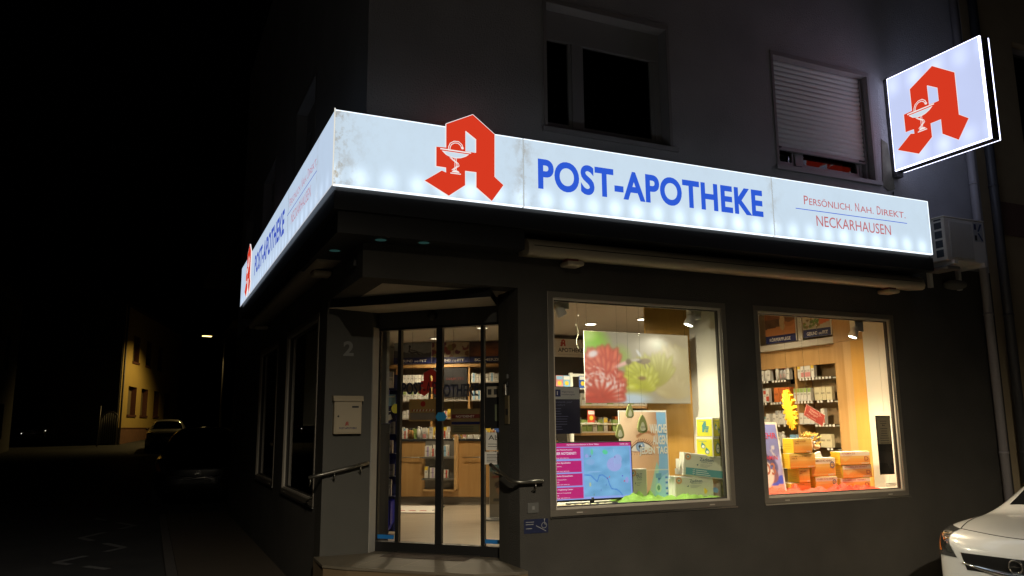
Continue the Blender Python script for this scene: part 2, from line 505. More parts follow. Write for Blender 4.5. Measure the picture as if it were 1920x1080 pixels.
part(mb, "door_reveal", label="brushed metal door jamb strip")
# upper storeys
UW = [(1.80, 3.25, 4.47, 5.80), (4.745, 6.24, 4.465, 5.81)]
mb = MB()
mb.wall(FACADE, 0, XE, 3.474, 9.2, -.26, -.004, M_upper, UW)
part(mb, "upper_front_wall", label="roughcast plaster wall of the upper floor")
ULW = [(-4.0, -2.6, 4.47, 5.81), (-7.4, -6.0, 4.47, 5.81), (-10.2, -8.9, 4.47, 5.81)]
mb = MB()
mb.wall(LEFT, -11, -.264, 3.474, 9.2, -.26, -.004, M_upper, ULW)
part(mb, "upper_side_wall")
mb = MB()
mb.prism(W, [(.0, .0), (XE, 0), (XE, 11), (0, 11)], 9.204, 9.35, M_upper)
part(mb, "roof")
mb = MB(); mb.box(XE - .2, XE, .27, 11, 0, 9.2, M_upper); mb.box(.27, XE - .21, 10.76, 11, 0, 9.2, M_upper); part(mb, "rear_wall")
# interior shell
mb = MB(); mb.prism(W, [(.25, 1.72), (.42, 1.735), (.60, 1.58), (1.59, .59), (1.70, .25), (7.9, .25), (7.9, 9.3), (.25, 9.3)], .2, .355, M_floor)
part(mb, "shop_floor", label="pale wood plank shop floor")
mb = MB(); mb.prism(W, [(.25, 1.76), (.62, 1.62), (1.62, .62), (1.72, .25), (7.9, .25), (7.9, 9.3), (.25, 9.3)], 3.2, 3.3, M_ceil)
part(mb, "shop_ceiling")
M_inner = pm("inner_wall_paint", (.60, .56, .50), .9, var=.03)
mb = MB(); mb.box(.25, 7.9, 9.3, 9.4, .3, 3.2, M_inner); part(mb, "inner_wall")
mb = MB(); mb.box(6.85, 6.95, .25, 9.3, .356, 3.2, M_inner); part(mb, "inner_wall")
mb = MB(); mb.fbox(DOOR, -.03, 1.43, 2.855, 3.2, -.16, -.06, M_inner); part(mb, "inner_wall")
mb = MB(); mb.box(3.858, 4.227, .245, .63, .356, 3.198, M_white); part(mb, "window_partition", label="white wall between the two window displays")
mb = MB(); mb.box(6.323, 6.84, .245, .46, .356, 3.198, M_white, side=M_white); part(mb, "window_partition", label="white wall at the right end of the right display")
mb = MB(); mb.box(3.28, 3.93, .634, .66, .36, 3.198, M_orange); part(mb, "wood_panel", label="orange wood panel behind the left window display")
mb = MB(); mb.box(6.325, 6.43, .464, .66, .36, 2.60, M_orange); mb.box(6.33, 6.43, .663, .78, .36, 2.60, M_woodl); mb.box(6.34, 6.84, .783, .94, .36, 2.60, M_wood); mb.box(6.34, 6.84, .464, .94, 2.604, 3.19, M_wood)
part(mb, "wood_panel", label="tall beech panel beside the white wall in the right window")
for x0, x1 in ((1.70, 3.92), (4.17, 6.39)):
    mb = MB(); mb.box(x0, x1, .245, .715, .62, .835, M_whitep); part(mb, "display_ledge")
# added screen behind the dark side windows, translucent so shop light greys it
mb = MB(); mb.box(.75, .78, 1.9, 9.29, 1.62, 3.19, pm("side_screen", (.55, .56, .53), .9, trans=.22)); part(mb, "added_screen", label="added pale translucent screen behind the dark side windows")
mb = MB(); mb.box(.70, .80, 1.9, 9.29, .356, 1.615, M_black); part(mb, "inner_wall")  # added black panel that leaves the lower side panes dark

def shop_window(fr, r, glass, label):
    a0, a1, b0, b1 = r; w = .058
    f = MB()
    for q in ((a0, a1, b0, b0 + w), (a0, a1, b1 - w, b1), (a0, a0 + w, b0 + w, b1 - w), (a1 - w, a1, b0 + w, b1 - w)):
        f.fbox(fr, *q, -.09, .008, M_alu)
    fo = part(f, "display_window", label=label, bevel=.003)
    g = MB(); a0 += w; a1 -= w; b0 += w; b1 -= w; e = .018
    for q in ((a0, a1, b0, b0 + e), (a0, a1, b1 - e, b1), (a0, a0 + e, b0 + e, b1 - e), (a1 - e, a1, b0 + e, b1 - e)):
        g.fbox(fr, *q, -.075, -.012, M_bead)
    part(g, "glazing_bead", fo)
    a0 += e; a1 -= e; b0 += e; b1 -= e; e = .010; g = MB()
    for q in ((a0, a1, b0, b0 + e), (a0, a1, b1 - e, b1), (a0, a0 + e, b0 + e, b1 - e), (a1 - e, a1, b0 + e, b1 - e)):
        g.fbox(fr, *q, -.07, -.03, M_gasket)
    part(g, "gasket", fo)
    g = MB(); g.rect(fr, a0, a1, b0, b1, -.05, glass); part(g, "pane", fo)
    s = MB(); s.fbox(fr, r[0] - .004, r[1] + .015, r[2] - .014, r[2] - .002, -.05, .018, M_steel); part(s, "sill", fo)
    for a in (a0 + .22, a1 - .22):
        s = MB(); s.fbox(fr, a - .03, a + .03, r[2] + .022, r[2] + .032, .008, .013, M_bead); part(s, "drain_cap", fo)
    return fo
shop_window(FACADE, W1, M_glass, "left lit shop window frame")
shop_window(FACADE, W2, M_glass, "right lit shop window frame")
M_gside = glassm("side_glass", (.85, .86, .85), 1.2)
shop_window(LEFT, LW1, M_gside, "dark side window beside the entrance")
shop_window(LEFT, LW2, M_gside, "dark side window further down the side street")

M_wf = pm("window_frame_paint", (.36, .35, .36), .5, var=.05)
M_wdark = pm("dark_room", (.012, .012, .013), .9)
def upper_window(fr, r, shutter, label):
    a0, a1, b0, b1 = r; c = -.14; t = .085; m = a0 + (a1 - a0) * .285
    f = MB(); bx = .30 if not shutter else .05
    f.fbox(fr, a0, a1, b1 - .02 - bx, b1, c - .05, c, M_wf)
    f.fbox(fr, a0, a1, b0, b0 + t, c - .05, c, M_wf)
    f.fbox(fr, a0, a0 + t * .5, b0 + t, b1 - bx - .02, c - .05, c, M_wf); f.fbox(fr, a1 - t, a1, b0 + t, b1 - bx - .02, c - .05, c, M_wf)
    f.fbox(fr, m - .055, m + .055, b0 + t, b1 - bx - .02, c - .05, c + .004, M_wf)
    fo = part(f, "upper_window", label=label, bevel=.006)
    for q in ((a0 + t * .5, m - .055), (m + .055, a1 - t)):
        g = MB(); w = .035
        for z in ((q[0], q[1], b0 + t, b0 + t + w), (q[0], q[0] + w, b0 + t + w, b1 - bx - .02), (q[1] - w, q[1], b0 + t + w, b1 - bx - .02)):
            g.fbox(fr, *z, c - .045, c - .012, M_wf)
        part(g, "sash", fo)
        g = MB(); g.rect(fr, q[0], q[1], b0 + t, b1 - bx - .02, c - .035, M_gdark); part(g, "pane", fo)
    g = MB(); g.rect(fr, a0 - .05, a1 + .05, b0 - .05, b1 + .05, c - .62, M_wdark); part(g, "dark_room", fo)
    s = MB(); s.fbox(fr, a0 - .06, a1 + .09, b0 - .05, b0 - .004, c + .0, .03, M_wf); part(s, "sill", fo)
    g = MB(); e = .035
    M_trim = pm("window_surround", (.34, .32, .32), .85, var=.08, bump=.3)
    for q in ((a0 - e, a0, b0, b1), (a1, a1 + e, b0, b1), (a0 - e, a1 + e, b1, b1 + .05)):
        g.fbox(fr, *q, -.004, .006, M_trim)
    part(g, "surround", fo)
    if shutter:
        g = MB(); M_sh = pm("roller_shutter", (.68, .75, .72), .5, var=.05, vs=3)
        n = 18; h = (b1 - b0 - .275) / n
        for k in range(n):
            z = b0 + .275 + k * h; pr = [(-.012, z), (-.002, z + h * .2), (.004, z + h * .5), (-.002, z + h * .8), (-.012, z + h)]
            for (c0, z0), (c1, z1) in zip(pr[:-1], pr[1:]):
                g.poly([fr.p(a0 + .01, z0, c + .045 + c0), fr.p(a1 - .04, z0, c + .045 + c0), fr.p(a1 - .04, z1, c + .045 + c1), fr.p(a0 + .01, z1, c + .045 + c1)], M_sh)
        part(g, "roller_shutter", fo)
        g = MB(); g.fbox(fr, a0 + .01, a1 - .04, b0 + .235, b0 + .275, c + .025, c + .055, M_wf)
        g.fbox(fr, a0 + .02, a0 + .11, b0 + .253, b0 + .265, c + .055, c + .075, M_black); g.fbox(fr, a1 - .15, a1 - .07, b0 + .253, b0 + .265, c + .055, c + .075, M_black)
        part(g, "shutter_end_bar", fo)
        g = MB(); g.fbox(fr, a1 - .04, a1 - .005, b0, b1 - .02, c, c + .06, M_wf); part(g, "shutter_rail", fo)
    return fo
upper_window(FACADE, UW[0], False, "dark upper window without shutter down")
upper_window(FACADE, UW[1], True, "upper window with its grey roller shutter nearly closed")
for q in ULW: upper_window(LEFT, q, False, "dark upper window on the side street")
# things seen in the gap below the shutter
mb = MB(); fr = FACADE.at(5.30, 4.552, -.21)
M_redsign = pm("red_board", (.62, .07, .04), .5)
mb.fbox(fr, 0, .62, 0, .15, 0, .02, M_redsign)
mb.flat(fr, [(.3, .02), (.36, .03), (.47, .12), (.43, .12)], .0215, M_paper); mb.flat(fr, [(.25, .07), (.29, .06), (.40, .12), (.33, .13)], .0215, M_paper)
mb.build("red_board", None, "red board with white scribble standing behind the half shuttered upper window", "board")
mb = MB(); mb.fbox(FACADE.at(4.90, 4.552, -.27), 0, .13, 0, .14, 0, .07, pm("pale_blue_card", (.45, .58, .68), .5)); mb.build("small_box", None, "pale blue box standing behind the half shuttered upper window", "box")
# house number
mb = MB(); fr = Fr((0, 1.45, 0), (1, 0, 0), (0, 0, 1))
vs, fs, x0, x1, y0, y1 = text_geo("2", .03, 6)
M_num = pm("brushed_number", (.20, .20, .19), .5, .0)
mb.text(fr, "2", .17, 2.295, .105, .15, .014, M_num, bold=.03, res=6)
mb.text(fr, "2", .17, 2.295, .105, .15, .007, M_num, bold=.03, res=6)
part(mb, "house_number", label="metal house number 2")

# entrance step
M_tile = pm("step_tiles", (.13, .112, .08), .55, var=.25, vs=2.2, bump=.12, bs=80)
M_mat = pm("entrance_mat_fibre", (.075, .055, .04), .95, var=.2, vs=60, bump=.5, bs=400)
M_riser = pm("step_riser", (.15, .105, .055), .7, var=.15, vs=4, bump=.2)
stp = [(-.06, 1.449), (-.06, .97), (.105, .755), (1.0, -.075), (1.39, -.16), (1.458, -.16), (1.458, .458), (1.56, .562), (.572, 1.55), (.468, 1.449)]
mb = MB(); mb.prism(W, stp, -.126, .33, M_riser)
so = part(mb, "entrance_step", label="tiled diagonal entrance step")
mb = MB(); mb.prism(W, [(x * 1.0 - (.012 if y < 1.3 and x < 1.4 else 0), y - (.012 if y < 1.3 and x < 1.4 else 0)) for x, y in stp], .332, .355, M_tile); part(mb, "tread", so, bevel=.004)
g = MB(); M_joint = pm("tile_joint", (.30, .27, .21), .8)
for k in range(-2, 4):      # joints between the tiles, across and along the diagonal
    c0 = DOOR.p(.70 + k * .42, 0, .0); 
    if 0 < .70 + k * .42 < 1.42:
        g.ribbon(W, [(c0.x - .015, c0.y - .015), (c0.x - .55, c0.y - .55)], .007, .3562, M_joint)
for d, s0, s1 in ((.36, .05, 1.36), (.66, .2, 1.25)):
    p = DOOR.p(s0, 0, d); q = DOOR.p(s1, 0, d); g.ribbon(W, [(p.x, p.y), (q.x, q.y)], .007, .3564, M_joint)
part(g, "tile_joint", so)
g = MB(); g.flat(W, [DOOR.p(.22, 0, .03).xy, DOOR.p(.22, 0, .33).xy, DOOR.p(1.12, 0, .33).xy, DOOR.p(1.12, 0, .03).xy], .3575, M_mat)
g.ribbon(W, [DOOR.p(.22, 0, .03).xy, DOOR.p(.22, 0, .33).xy], .012, .359, M_steel); part(g, "door_mat", so, label="brown entrance mat let into the step")

# ------------------------------------------------------------------ sliding door
mb = MB()
mb.fbox(DOOR, 0, 1.40, .356, .45, -.06, .03, M_black)
M_opbox = pm("operator_cover", (.10, .10, .095), .5, .3, var=.08)
dr = part(mb, "sliding_door", label="glass sliding door with slim black frames")
g = MB(); g.fbox(DOOR, 0, 1.40, 2.575, 2.60, -.06, .03, M_black); g.fbox(DOOR, -.002, 1.402, 2.602, 2.85, -.06, .025, M_opbox, ); part(g, "operator_cover", dr)
for a0, a1, c0, c1 in ((.225, .262, -.03, .02), (.668, .70, -.025, .024), (.70, .735, -.025, .024), (1.155, 1.19, -.03, .02), (0, .014, -.03, .01), (1.386, 1.40, -.03, .01)):
    g = MB(); g.fbox(DOOR, a0, a1, .452, 2.573, c0, c1, M_black); part(g, "stile", dr)
for a0, a1 in ((.014, .225), (.262, .668), (.735, 1.155), (1.19, 1.386)):
    g = MB(); g.rect(DOOR, a0, a1, .452, 2.573, 0, M_gdoor); part(g, "pane", dr)
g = MB(); g.fbox(DOOR, .27, 1.15, .357, .365, .031, .05, M_steel); part(g, "threshold", dr)
g = MB(); M_dl = pm("door_lettering", (.012, .016, .035), .6)
g.text(DOOR, "POST-AP", .27, 1.905, .395, .125, .003, M_dl, bold=.022); part(g, "lettering", dr)
g = MB(); g.text(DOOR, "OTHEKE", .74, 1.875, .385, .125, .003, M_dl, bold=.022); part(g, "lettering", dr)
APO = [(-0.186, 0.654), (0.066, 0.78), (0.278, 0.626), (0.276, 0.23), (0.362, 0.163), (0.247, 0.002), (0.097, 0.111), (0.097, 0.248), (-0.004, 0.247), (-0.003, 0.117), (-0.155, 0.004), (-0.377, 0.115), (-0.221, 0.227), (-0.183, 0.214), (-0.184, 0.253), (-0.274, 0.256), (-0.275, 0.434), (-0.185, 0.438)]
APH = [(-0.002, 0.614), (0.095, 0.551), (0.095, 0.429), (-0.001, 0.428)]
def emblem(mb, fr, k, c, mat, bowl=None):
    """bowl with a snake: white lines, in the A's own coordinates scaled by k"""
    q = lambda L: [(x * k, y * k) for x, y in L]
    mb.ribbon(fr, q([(-.236, .419), (.048, .418)]), .011 * k, c, mat)
    mb.flat(fr, q([(-.223, .404), (-.184, .37), (-.143, .356), (-.093, .350), (-.047, .358), (-.001, .378), (.031, .403)]), c, mat)
    if bowl: mb.flat(fr, q([(-.200, .399), (-.176, .373), (-.14, .361), (-.093, .357), (-.05, .364), (-.012, .381), (.012, .399)]), c + .001, bowl)
    for off in (-.0075, .0075):
        L = [(-.155, .424), (-.153, .447), (-.14, .476), (-.108, .497), (-.071, .499), (-.043, .478), (-.031, .446)]
        cx, cy_ = -.092, .430
        mb.ribbon(fr, q([(cx + (x - cx) * (1 + off / .065), cy_ + (y - cy_) * (1 + off / .065)) for x, y in L]), .007 * k, c, mat)
    mb.disc(fr, -.031 * k, .452 * k, c, .011 * k, mat, 10)
    for d in (-.007, .007): mb.ribbon(fr, q([(-.095 + d, .35), (-.095 + d, .24)]), .005 * k, c, mat)
    for d in (-.006, .006): mb.ribbon(fr, q([(-.143 + d, .353), (-.113 + d, .329), (-.076 + d, .306), (-.068 + d, .285), (-.094 + d, .266), (-.124 + d, .240)]), .006 * k, c + .0005, mat)
    mb.flat(fr, q([(-.130, .222), (-.120, .236), (-.094, .243), (-.068, .236), (-.058, .222)]), c, mat)
    mb.ribbon(fr, q([(-.143, .212), (-.046, .212)]), .009 * k, c, mat)
def logo(mb, fr, k, c0, c1, mat, line):
    q = lambda L: [(x * k, y * k) for x, y in L]
    mb.prism(fr, q(APO), c0, c1, mat, hole=q(APH), side=line)
g = MB(); M_redfilm = pm("red_film", (.42, .03, .02), .5)
q = .36
frA = DOOR.at(.585, 1.885, .003)
g.flat(frA, [(x * q, y * q) for x, y in APO], 0, M_redfilm, hole=[(x * q, y * q) for x, y in APH])
part(g, "emblem", dr, label="red pharmacy letter A stuck on the door glass")
g = MB(); M_tapeb = pm("blue_tape", (.01, .16, .48), .5); g.rect(DOOR, .016, .205, .475, .515, .003, M_tapeb); part(g, "safety_strip", dr, label="bright blue strip low on the left door pane")
g = MB(); g.rect(DOOR, 1.192, 1.384, .475, .515, .003, M_tapeb); part(g, "safety_strip", dr, label="bright blue strip low on the right door pane")
g = MB(); M_stick = pm("yellow_film", (.55, .50, .06), .5); g.disc(DOOR, .20, 1.765, .004, .048, M_stick); part(g, "round_sticker", dr, label="round yellow sticker on the door glass")
g = MB(); g.rect(DOOR, 1.192, 1.384, 1.56, 2.0, .003, M_black); g.rect(DOOR, 1.215, 1.384, 1.86, 1.965, .005, pm("sticker_beige", (.38, .33, .24), .6)); g.flat(DOOR, [(1.30, 1.63), (1.384, 1.63), (1.384, 1.79), (1.30, 1.79)], .005, pm("sticker_green", (.12, .14, .08), .6))
for a in (1.225, 1.29): g.rect(DOOR, a, a + .04, 1.885, 1.94, .0062, M_ink)
part(g, "sticker_panel", dr, label="black panel with small stickers at the right of the door")
g = MB(); fr = DOOR.at(.73, 1.678, .0265); M_arrow = pm("arrow_blue", (.02, .22, .45), .5)
g.flat(fr, [(-.065, 0), (-.035, .042), (.035, .042), (.065, 0), (.035, -.042), (-.035, -.042)], 0, M_arrow); part(g, "arrow_sticker", dr, label="blue double arrow sticker on the middle of the door")

# signage and fittings around the door
def flatsheet(name, fr, a0, a1, b0, b1, c, mat, label, cat, lines=0, head=None, headh=.03, t=.002, group=None, headcol=None):
    mb = MB(); mb.fbox(fr, a0, a1, b0, b1, c, c + t, mat); h = b1 - b0; w = a1 - a0
    if head: mb.text(fr, head, a0 + w * .15, b1 - h * .42, w * .7, headh, c + t + .0008, headcol or M_ink)
    for k in range(lines):
        b = b1 - h * (.18 + .7 * (k + .5) / lines)
        if head and abs(b - (b1 - h * .36)) < headh: continue
        mb.rect(fr, a0 + w * .12, a0 + w * (.6 + .28 * random.random()), b, b + .005, c + t + .0006, M_ink)
    return mb.build(name, None, label, cat, group)
flatsheet("notice", DOOR, 1.205, 1.384, 1.35, 1.52, .004, M_paper, "cream notice with large lettering on the right pane of the door", "notice", 5, "Abi", .045)
flatsheet("notice", DOOR, 1.192, 1.384, 1.215, 1.335, .004, M_paper, "plain white notice with lines of print low on the right door pane", "notice", 6)
# hung boards behind the glass
mb = MB(); fr = DOOR; M_ochre = pm("ochre_card", (.50, .38, .17), .6, trans=.6)
mb.fbox(fr, .33, .64, 1.635, 1.86, -.05, -.045, M_ochre); mb.rect(fr, .345, .625, 1.65, 1.72, -.0442, pm("card_low", (.25, .20, .15), .6))
for k in range(14):
    a = .36 + k * .018
    mb.flat(fr, [(a, 1.735), (a + .010, 1.735), (a + .018, 1.755), (a + .008, 1.755)], -.0440, [M_redfilm, M_paper][k % 2])
mb.disc(fr, .49, 1.81, -.0438, .028, M_redfilm); mb.tube([fr.p(.36, 1.86, -.047), fr.p(.36, 2.56, -.047)], .0015, M_ink, 5); mb.tube([fr.p(.61, 1.86, -.047), fr.p(.61, 2.56, -.047)], .0015, M_ink, 5)
mb.build("hanging_board", None, "ochre card with red and white striped band hanging behind the door glass", "board")
mb = MB(); M_brownc = pm("brown_card", (.36, .29, .16), .6, trans=.6); M_wine = pm("wine_red", (.16, .02, .015), .6)
mb.fbox(fr, .80, 1.13, 1.50, 1.755, -.05, -.045, M_brownc); mb.rect(fr, .81, 1.12, 1.66, 1.70, -.0442, M_wine); mb.rect(fr, .81, 1.12, 1.60, 1.625, -.0442, M_navy)
mb.rect(fr, .82, 1.11, 1.52, 1.59, -.0442, pm("olive_card", (.17, .15, .08), .6))
for b in (1.53, 1.545, 1.56, 1.575): mb.rect(fr, .84, 1.05, b, b + .004, -.0436, M_ink)
mb.text(fr, "NOTDIENST", .86, 1.668, .2, .022, -.0436, M_paper, bold=.01)
mb.tube([fr.p(.83, 1.755, -.047), fr.p(.83, 2.56, -.047)], .0015, M_ink, 5); mb.tube([fr.p(1.1, 1.755, -.047), fr.p(1.1, 2.56, -.047)], .0015, M_ink, 5)
mb.build("hanging_board", None, "brown framed board with dark red band hanging behind the door glass", "board")

# overdoor canopy box
mb = MB(); M_cv = pm("overdoor_cover", (.55, .49, .39), .6, var=.06)
o = [(-.24, .60), (1.50, .60), (1.36, .10), (.04, .10)]
mb2 = [DOOR.p(a, 0, c) for a, c in o]
mb.prism(W, [(p.x, p.y) for p in mb2], 2.752, 2.757, M_cv)
mb.prism(W, [DOOR.p(a, 0, c).xy for a, c in ((-.232, .592), (1.492, .592), (1.352, .10), (.048, .10))], 2.759, 2.845, M_black)
ob = mb.build("overdoor_cover", None, "black edged trapezoid cover box under the entrance ceiling above the door", "cover")
mb = MB(); mb.ball(DOOR.p(.64, 2.70, .07), .055, .055, .05, M_black); mb.tube([DOOR.p(.64, 2.74, .026), DOOR.p(.64, 2.74, .09)], .03, M_black, 12)
mb.build("dome_camera", None, "small black dome sensor above the sliding door", "sensor")

# handrails
M_rail0 = pm("handrail_steel", (.24, .23, .20), .35, .9, var=.1)
def rail(name, pts, posts, label):
    mb = MB(); mb.tube(pts, .0175, M_rail0, 12)
    t = thing(name, label, "handrail", pts[0]); mb.build("rail", t)
    for p, q in posts:
        g = MB(); g.tube([p, (Vector(p) + Vector((0, 0, -.05))), q], .008, M_steel, 8); g.build("bracket", t)
rail("handrail", [(-.15, 1.36, 1.105), (.0, 1.36, 1.135), (.20, 1.36, 1.178), (.44, 1.36, 1.232)], [((.10, 1.36, 1.14), (.10, 1.449, 1.08)), ((.36, 1.36, 1.20), (.36, 1.449, 1.14)), ((-.13, 1.36, 1.10), (-.13, 1.40, 1.02))], "sloping steel handrail below the letterbox left of the door")
rail("handrail", [(1.375, .46, 1.224), (1.375, .20, 1.16), (1.372, .02, 1.112), (1.385, -.05, 1.098), (1.43, -.082, 1.094), (1.655, -.085, 1.094)], [((1.58, -.085, 1.08), (1.58, -.001, 1.0)), ((1.375, .40, 1.20), (1.459, .40, 1.12))], "bent steel handrail right of the door turning onto the front wall")

# letterbox
mb = MB(); fr = Fr((.0, 1.45, 0), (1, 0, 0), (0, 0, 1)).at(.0, 0, .002)
t = thing("letterbox", "cream letterbox with red letter A on the pier left of the door", "letterbox", (.21, 1.4, 1.51))
M_lbx = pm("letterbox_paint", (.38, .32, .22), .45, var=.05)
mb.fbox(fr, .083, .358, 1.515, 1.85, 0, .075, M_lbx); mb.build("body", t, bevel=.006)
g = MB(); g.prism(Fr((.07, 1.45, 0), (0, -1, 0), (0, 0, 1)), [(.0, 1.845), (.098, 1.838), (.098, 1.85), (.08, 1.89), (0, 1.895)], -.30, 0, M_lbx); g.build("lid", t, bevel=.005)
g = MB(); g.fbox(fr, .10, .345, 1.53, 1.828, .0755, .080, M_lbx); d = g.build("door", t, bevel=.003)
g = MB(); g.rect(fr, .258, .325, 1.772, 1.79, .0808, M_ink); g.build("slot", d)
g = MB(); g.disc(fr, .123, 1.688, .0815, .010, M_ink, 14); g.build("lock", d)
g = MB(); fa = fr.at(.21, 1.595, .081); kk = .055; g.flat(fa, [(x * kk, y * kk) for x, y in APO], 0, pm("small_red", (.35, .035, .02), .5), hole=[(x * kk, y * kk) for x, y in APH]); g.text(fr, "POST-APOTHEKE", .135, 1.563, .175, .018, .081, M_navy, bold=.022); g.build("lettering", d)
# key box on the right reveal
mb = MB(); fr = Fr((1.46, 0, 0), (0, -1, 0), (0, 0, 1)); t = thing("door_intercom", "narrow brass key switch plate on the right reveal of the entrance", "switch", (1.45, .25, 1.6))
mb.fbox(fr, -.29, -.20, 1.60, 1.86, 0.001, .012, pm("brass_plate", (.20, .16, .085), .5, .3)); mb.build("plate", t, bevel=.002)
g = MB(); g.fbox(fr, -.285, -.235, 1.86, 1.97, .001, .03, M_steel); g.build("handle", t, bevel=.008)
g = MB(); g.fbox(fr, -.30, -.21, 1.94, 1.99, .001, .025, M_black); g.build("cap", t, bevel=.004)
g = MB(); g.rect(fr, -.27, -.22, 1.68, 1.74, .0128, M_ink); g.build("symbol", t)
mb = MB(); mb.fbox(fr, -.265, -.225, 2.02, 2.06, .001, .006, M_grey); mb.build("small_plate", None, "tiny square plate high on the right reveal of the entrance", "plate", bevel=.002)
# wheelchair plate and grey square plate on the front wall
mb = MB(); M_wc = pm("plate_blue", (.012, .018, .06), .5); t = thing("wheelchair_sign", "dark blue plate with white wheelchair symbol low on the front wall", "sign", (1.615, 0, .64))
mb.fbox(FACADE, 1.497, 1.737, .64, .762, .001, .006, M_wc); mb.build("plate", t, bevel=.002)
g = MB(); M_wl = pm("plate_white", (.30, .30, .30), .5); c = .0068
g.ring(FACADE, 1.695, .705, c, .022, .027, M_wl); g.ribbon(FACADE, [(1.70, .752), (1.70, .715), (1.722, .712)], .006, c, M_wl); g.disc(FACADE, 1.70, .757, c, .006, M_wl, 8); g.ribbon(FACADE, [(1.615, .705), (1.715, .655)], .006, c, M_wl)
for b, w in ((.735, .08), (.715, .075), (.68, .06)): g.rect(FACADE, 1.515, 1.515 + w, b, b + .006, c, M_wl)
g.build("symbol", t)
mb = MB(); mb.fbox(FACADE, 1.533, 1.642, .815, .905, .001, .015, pm("grey_plate", (.12, .12, .11), .5)); mb.rect(FACADE, 1.575, 1.60, .845, .875, .016, M_grey); mb.build("push_button", None, "square grey button plate above the wheelchair sign", "switch", bevel=.004)
# ------------------------------------------------------------------ backlit signs
def signmat(name, col, base, spot, pitch, zs, h, dirt=True, seams=(), sig=.085, corner=None):
    """backlit acrylic: LED points glow through along the edge; grime by the seams dims it. UV = metres"""
    m = bpy.data.materials.new(name); m.use_nodes = True
    n = m.node_tree.nodes; l = m.node_tree.links
    n.remove(n["Principled BSDF"])
    def M(op, a, b=None, c=None, clamp=False):
        q = n.new("ShaderNodeMath"); q.operation = op; q.use_clamp = clamp
        for i, x in enumerate((a, b, c)):
            if x is None: continue
            if isinstance(x, (int, float)): q.inputs[i].default_value = x
            else: l.new(x, q.inputs[i])
        return q.outputs[0]
    uv = n.new("ShaderNodeUVMap"); sp = n.new("ShaderNodeSeparateXYZ"); l.new(uv.outputs[0], sp.inputs[0])
    u, v = sp.outputs[0], sp.outputs[1]
    fu = M('MULTIPLY', M('SUBTRACT', M('FRACT', M('DIVIDE', u, pitch)), .5), pitch)
    tot = None
    for z in zs:
        d = M('SQRT', M('ADD', M('POWER', M('MULTIPLY', fu, 1.15), 2), M('POWER', M('SUBTRACT', v, z), 2)))
        g = M('POWER', 2.718, M('MULTIPLY', M('POWER', M('DIVIDE', d, sig), 2), -1))
        tot = g if tot is None else M('ADD', tot, g)
    nz = n.new("ShaderNodeTexNoise"); nz.inputs["Scale"].default_value = 2.2; nz.inputs["Detail"].default_value = 2
    l.new(uv.outputs[0], nz.inputs["Vector"])
    tot = M('MULTIPLY', tot, M('ADD', M('MULTIPLY', nz.outputs["Fac"], 1.3), .2))
    st = M('ADD', M('MULTIPLY', tot, spot), base)
    st = M('MULTIPLY', st, M('ADD', M('MULTIPLY', nz.outputs["Fac"], .10), .95))
    colr = n.new("ShaderNodeMix"); colr.data_type = 'RGBA'
    colr.inputs[6].default_value = (.34, .30, .23, 1); colr.inputs[7].default_value = (*col, 1)
    if dirt:
        n2 = n.new("ShaderNodeTexNoise"); n2.inputs["Scale"].default_value = 11; n2.inputs["Detail"].default_value = 5; n2.inputs["Roughness"].default_value = .65
        mp = n.new("ShaderNodeMapping"); mp.inputs["Scale"].default_value = (1, .75, 1); l.new(uv.outputs[0], mp.inputs[0]); l.new(mp.outputs[0], n2.inputs["Vector"])
        prox = None
        for s_, wd, amp in seams:
            g = M('MULTIPLY', M('POWER', 2.718, M('MULTIPLY', M('ABSOLUTE', M('DIVIDE', M('SUBTRACT', u, s_), wd)), -1)), amp)
            prox = g if prox is None else M('MAXIMUM', prox, g)
        low = M('MULTIPLY', M('POWER', 2.718, M('MULTIPLY', M('DIVIDE', v, .022), -1)), .38)
        prox = M('ADD', M('MAXIMUM', prox, low), .04)
        dn = M('MULTIPLY', M('SUBTRACT', n2.outputs["Fac"], .47), 6.0, clamp=True)
        dd = M('MULTIPLY', M('ADD', M('MULTIPLY', dn, .8), .12), prox, clamp=True)
        clean = M('SUBTRACT', 1, dd, clamp=True)
        l.new(clean, colr.inputs[0])
    else: colr.inputs[0].default_value = 1
    e = n.new("ShaderNodeEmission"); l.new(colr.outputs[2], e.inputs[0]); l.new(st, e.inputs[1])
    g = n.new("ShaderNodeBsdfGlossy"); g.inputs[0].default_value = (.04, .04, .04, 1); g.inputs["Roughness"].default_value = .2
    ad = n.new("ShaderNodeAddShader"); l.new(e.outputs[0], ad.inputs[0]); l.new(g.outputs[0], ad.inputs[1])
    l.new(ad.outputs[0], n["Material Output"].inputs[0])
    return m

SX, SZ0, SZ1, SXE, SYE = -.348, 3.52, 4.166, 6.66, 6.86
HS = SZ1 - SZ0
FS = Fr((0, SX, SZ0), (1, 0, 0), (0, 0, 1))            # sign face frame on the main street
LS = Fr((SX, 0, SZ0), (0, -1, 0), (0, 0, 1))           # sign face on the side street
WHITE = (.60, .735, .86)
M_sgF = signmat("backlit_white_acrylic", WHITE, 1.0, .62, .245, (.085,), HS, True, [(SX, .10, 1.5), (1.366, .07, .75), (4.275, .05, .45), (SXE, .03, .3)])
M_sgL = signmat("backlit_white_acrylic_side", (.55, .68, .86), .92, .26, .245, (.07,), HS, True, [(SX, .05, .5), (-2.025, .03, .2)])
M_edge = em("acrylic_edge_glow", (.80, .88, .95), 1.6)
M_edgeL = em("acrylic_edge_glow_side", (.72, .74, .80), .85)
M_edgew = em("acrylic_edge_warm", (.82, .80, .72), .95)
M_blueL = em("backlit_blue_letter", (.028, .105, .66), 1.0)
M_blueS = em("backlit_blue_side", (.05, .10, .55), .9)
M_redA = em("backlit_red_letter", (.68, .042, .016), 1.0)
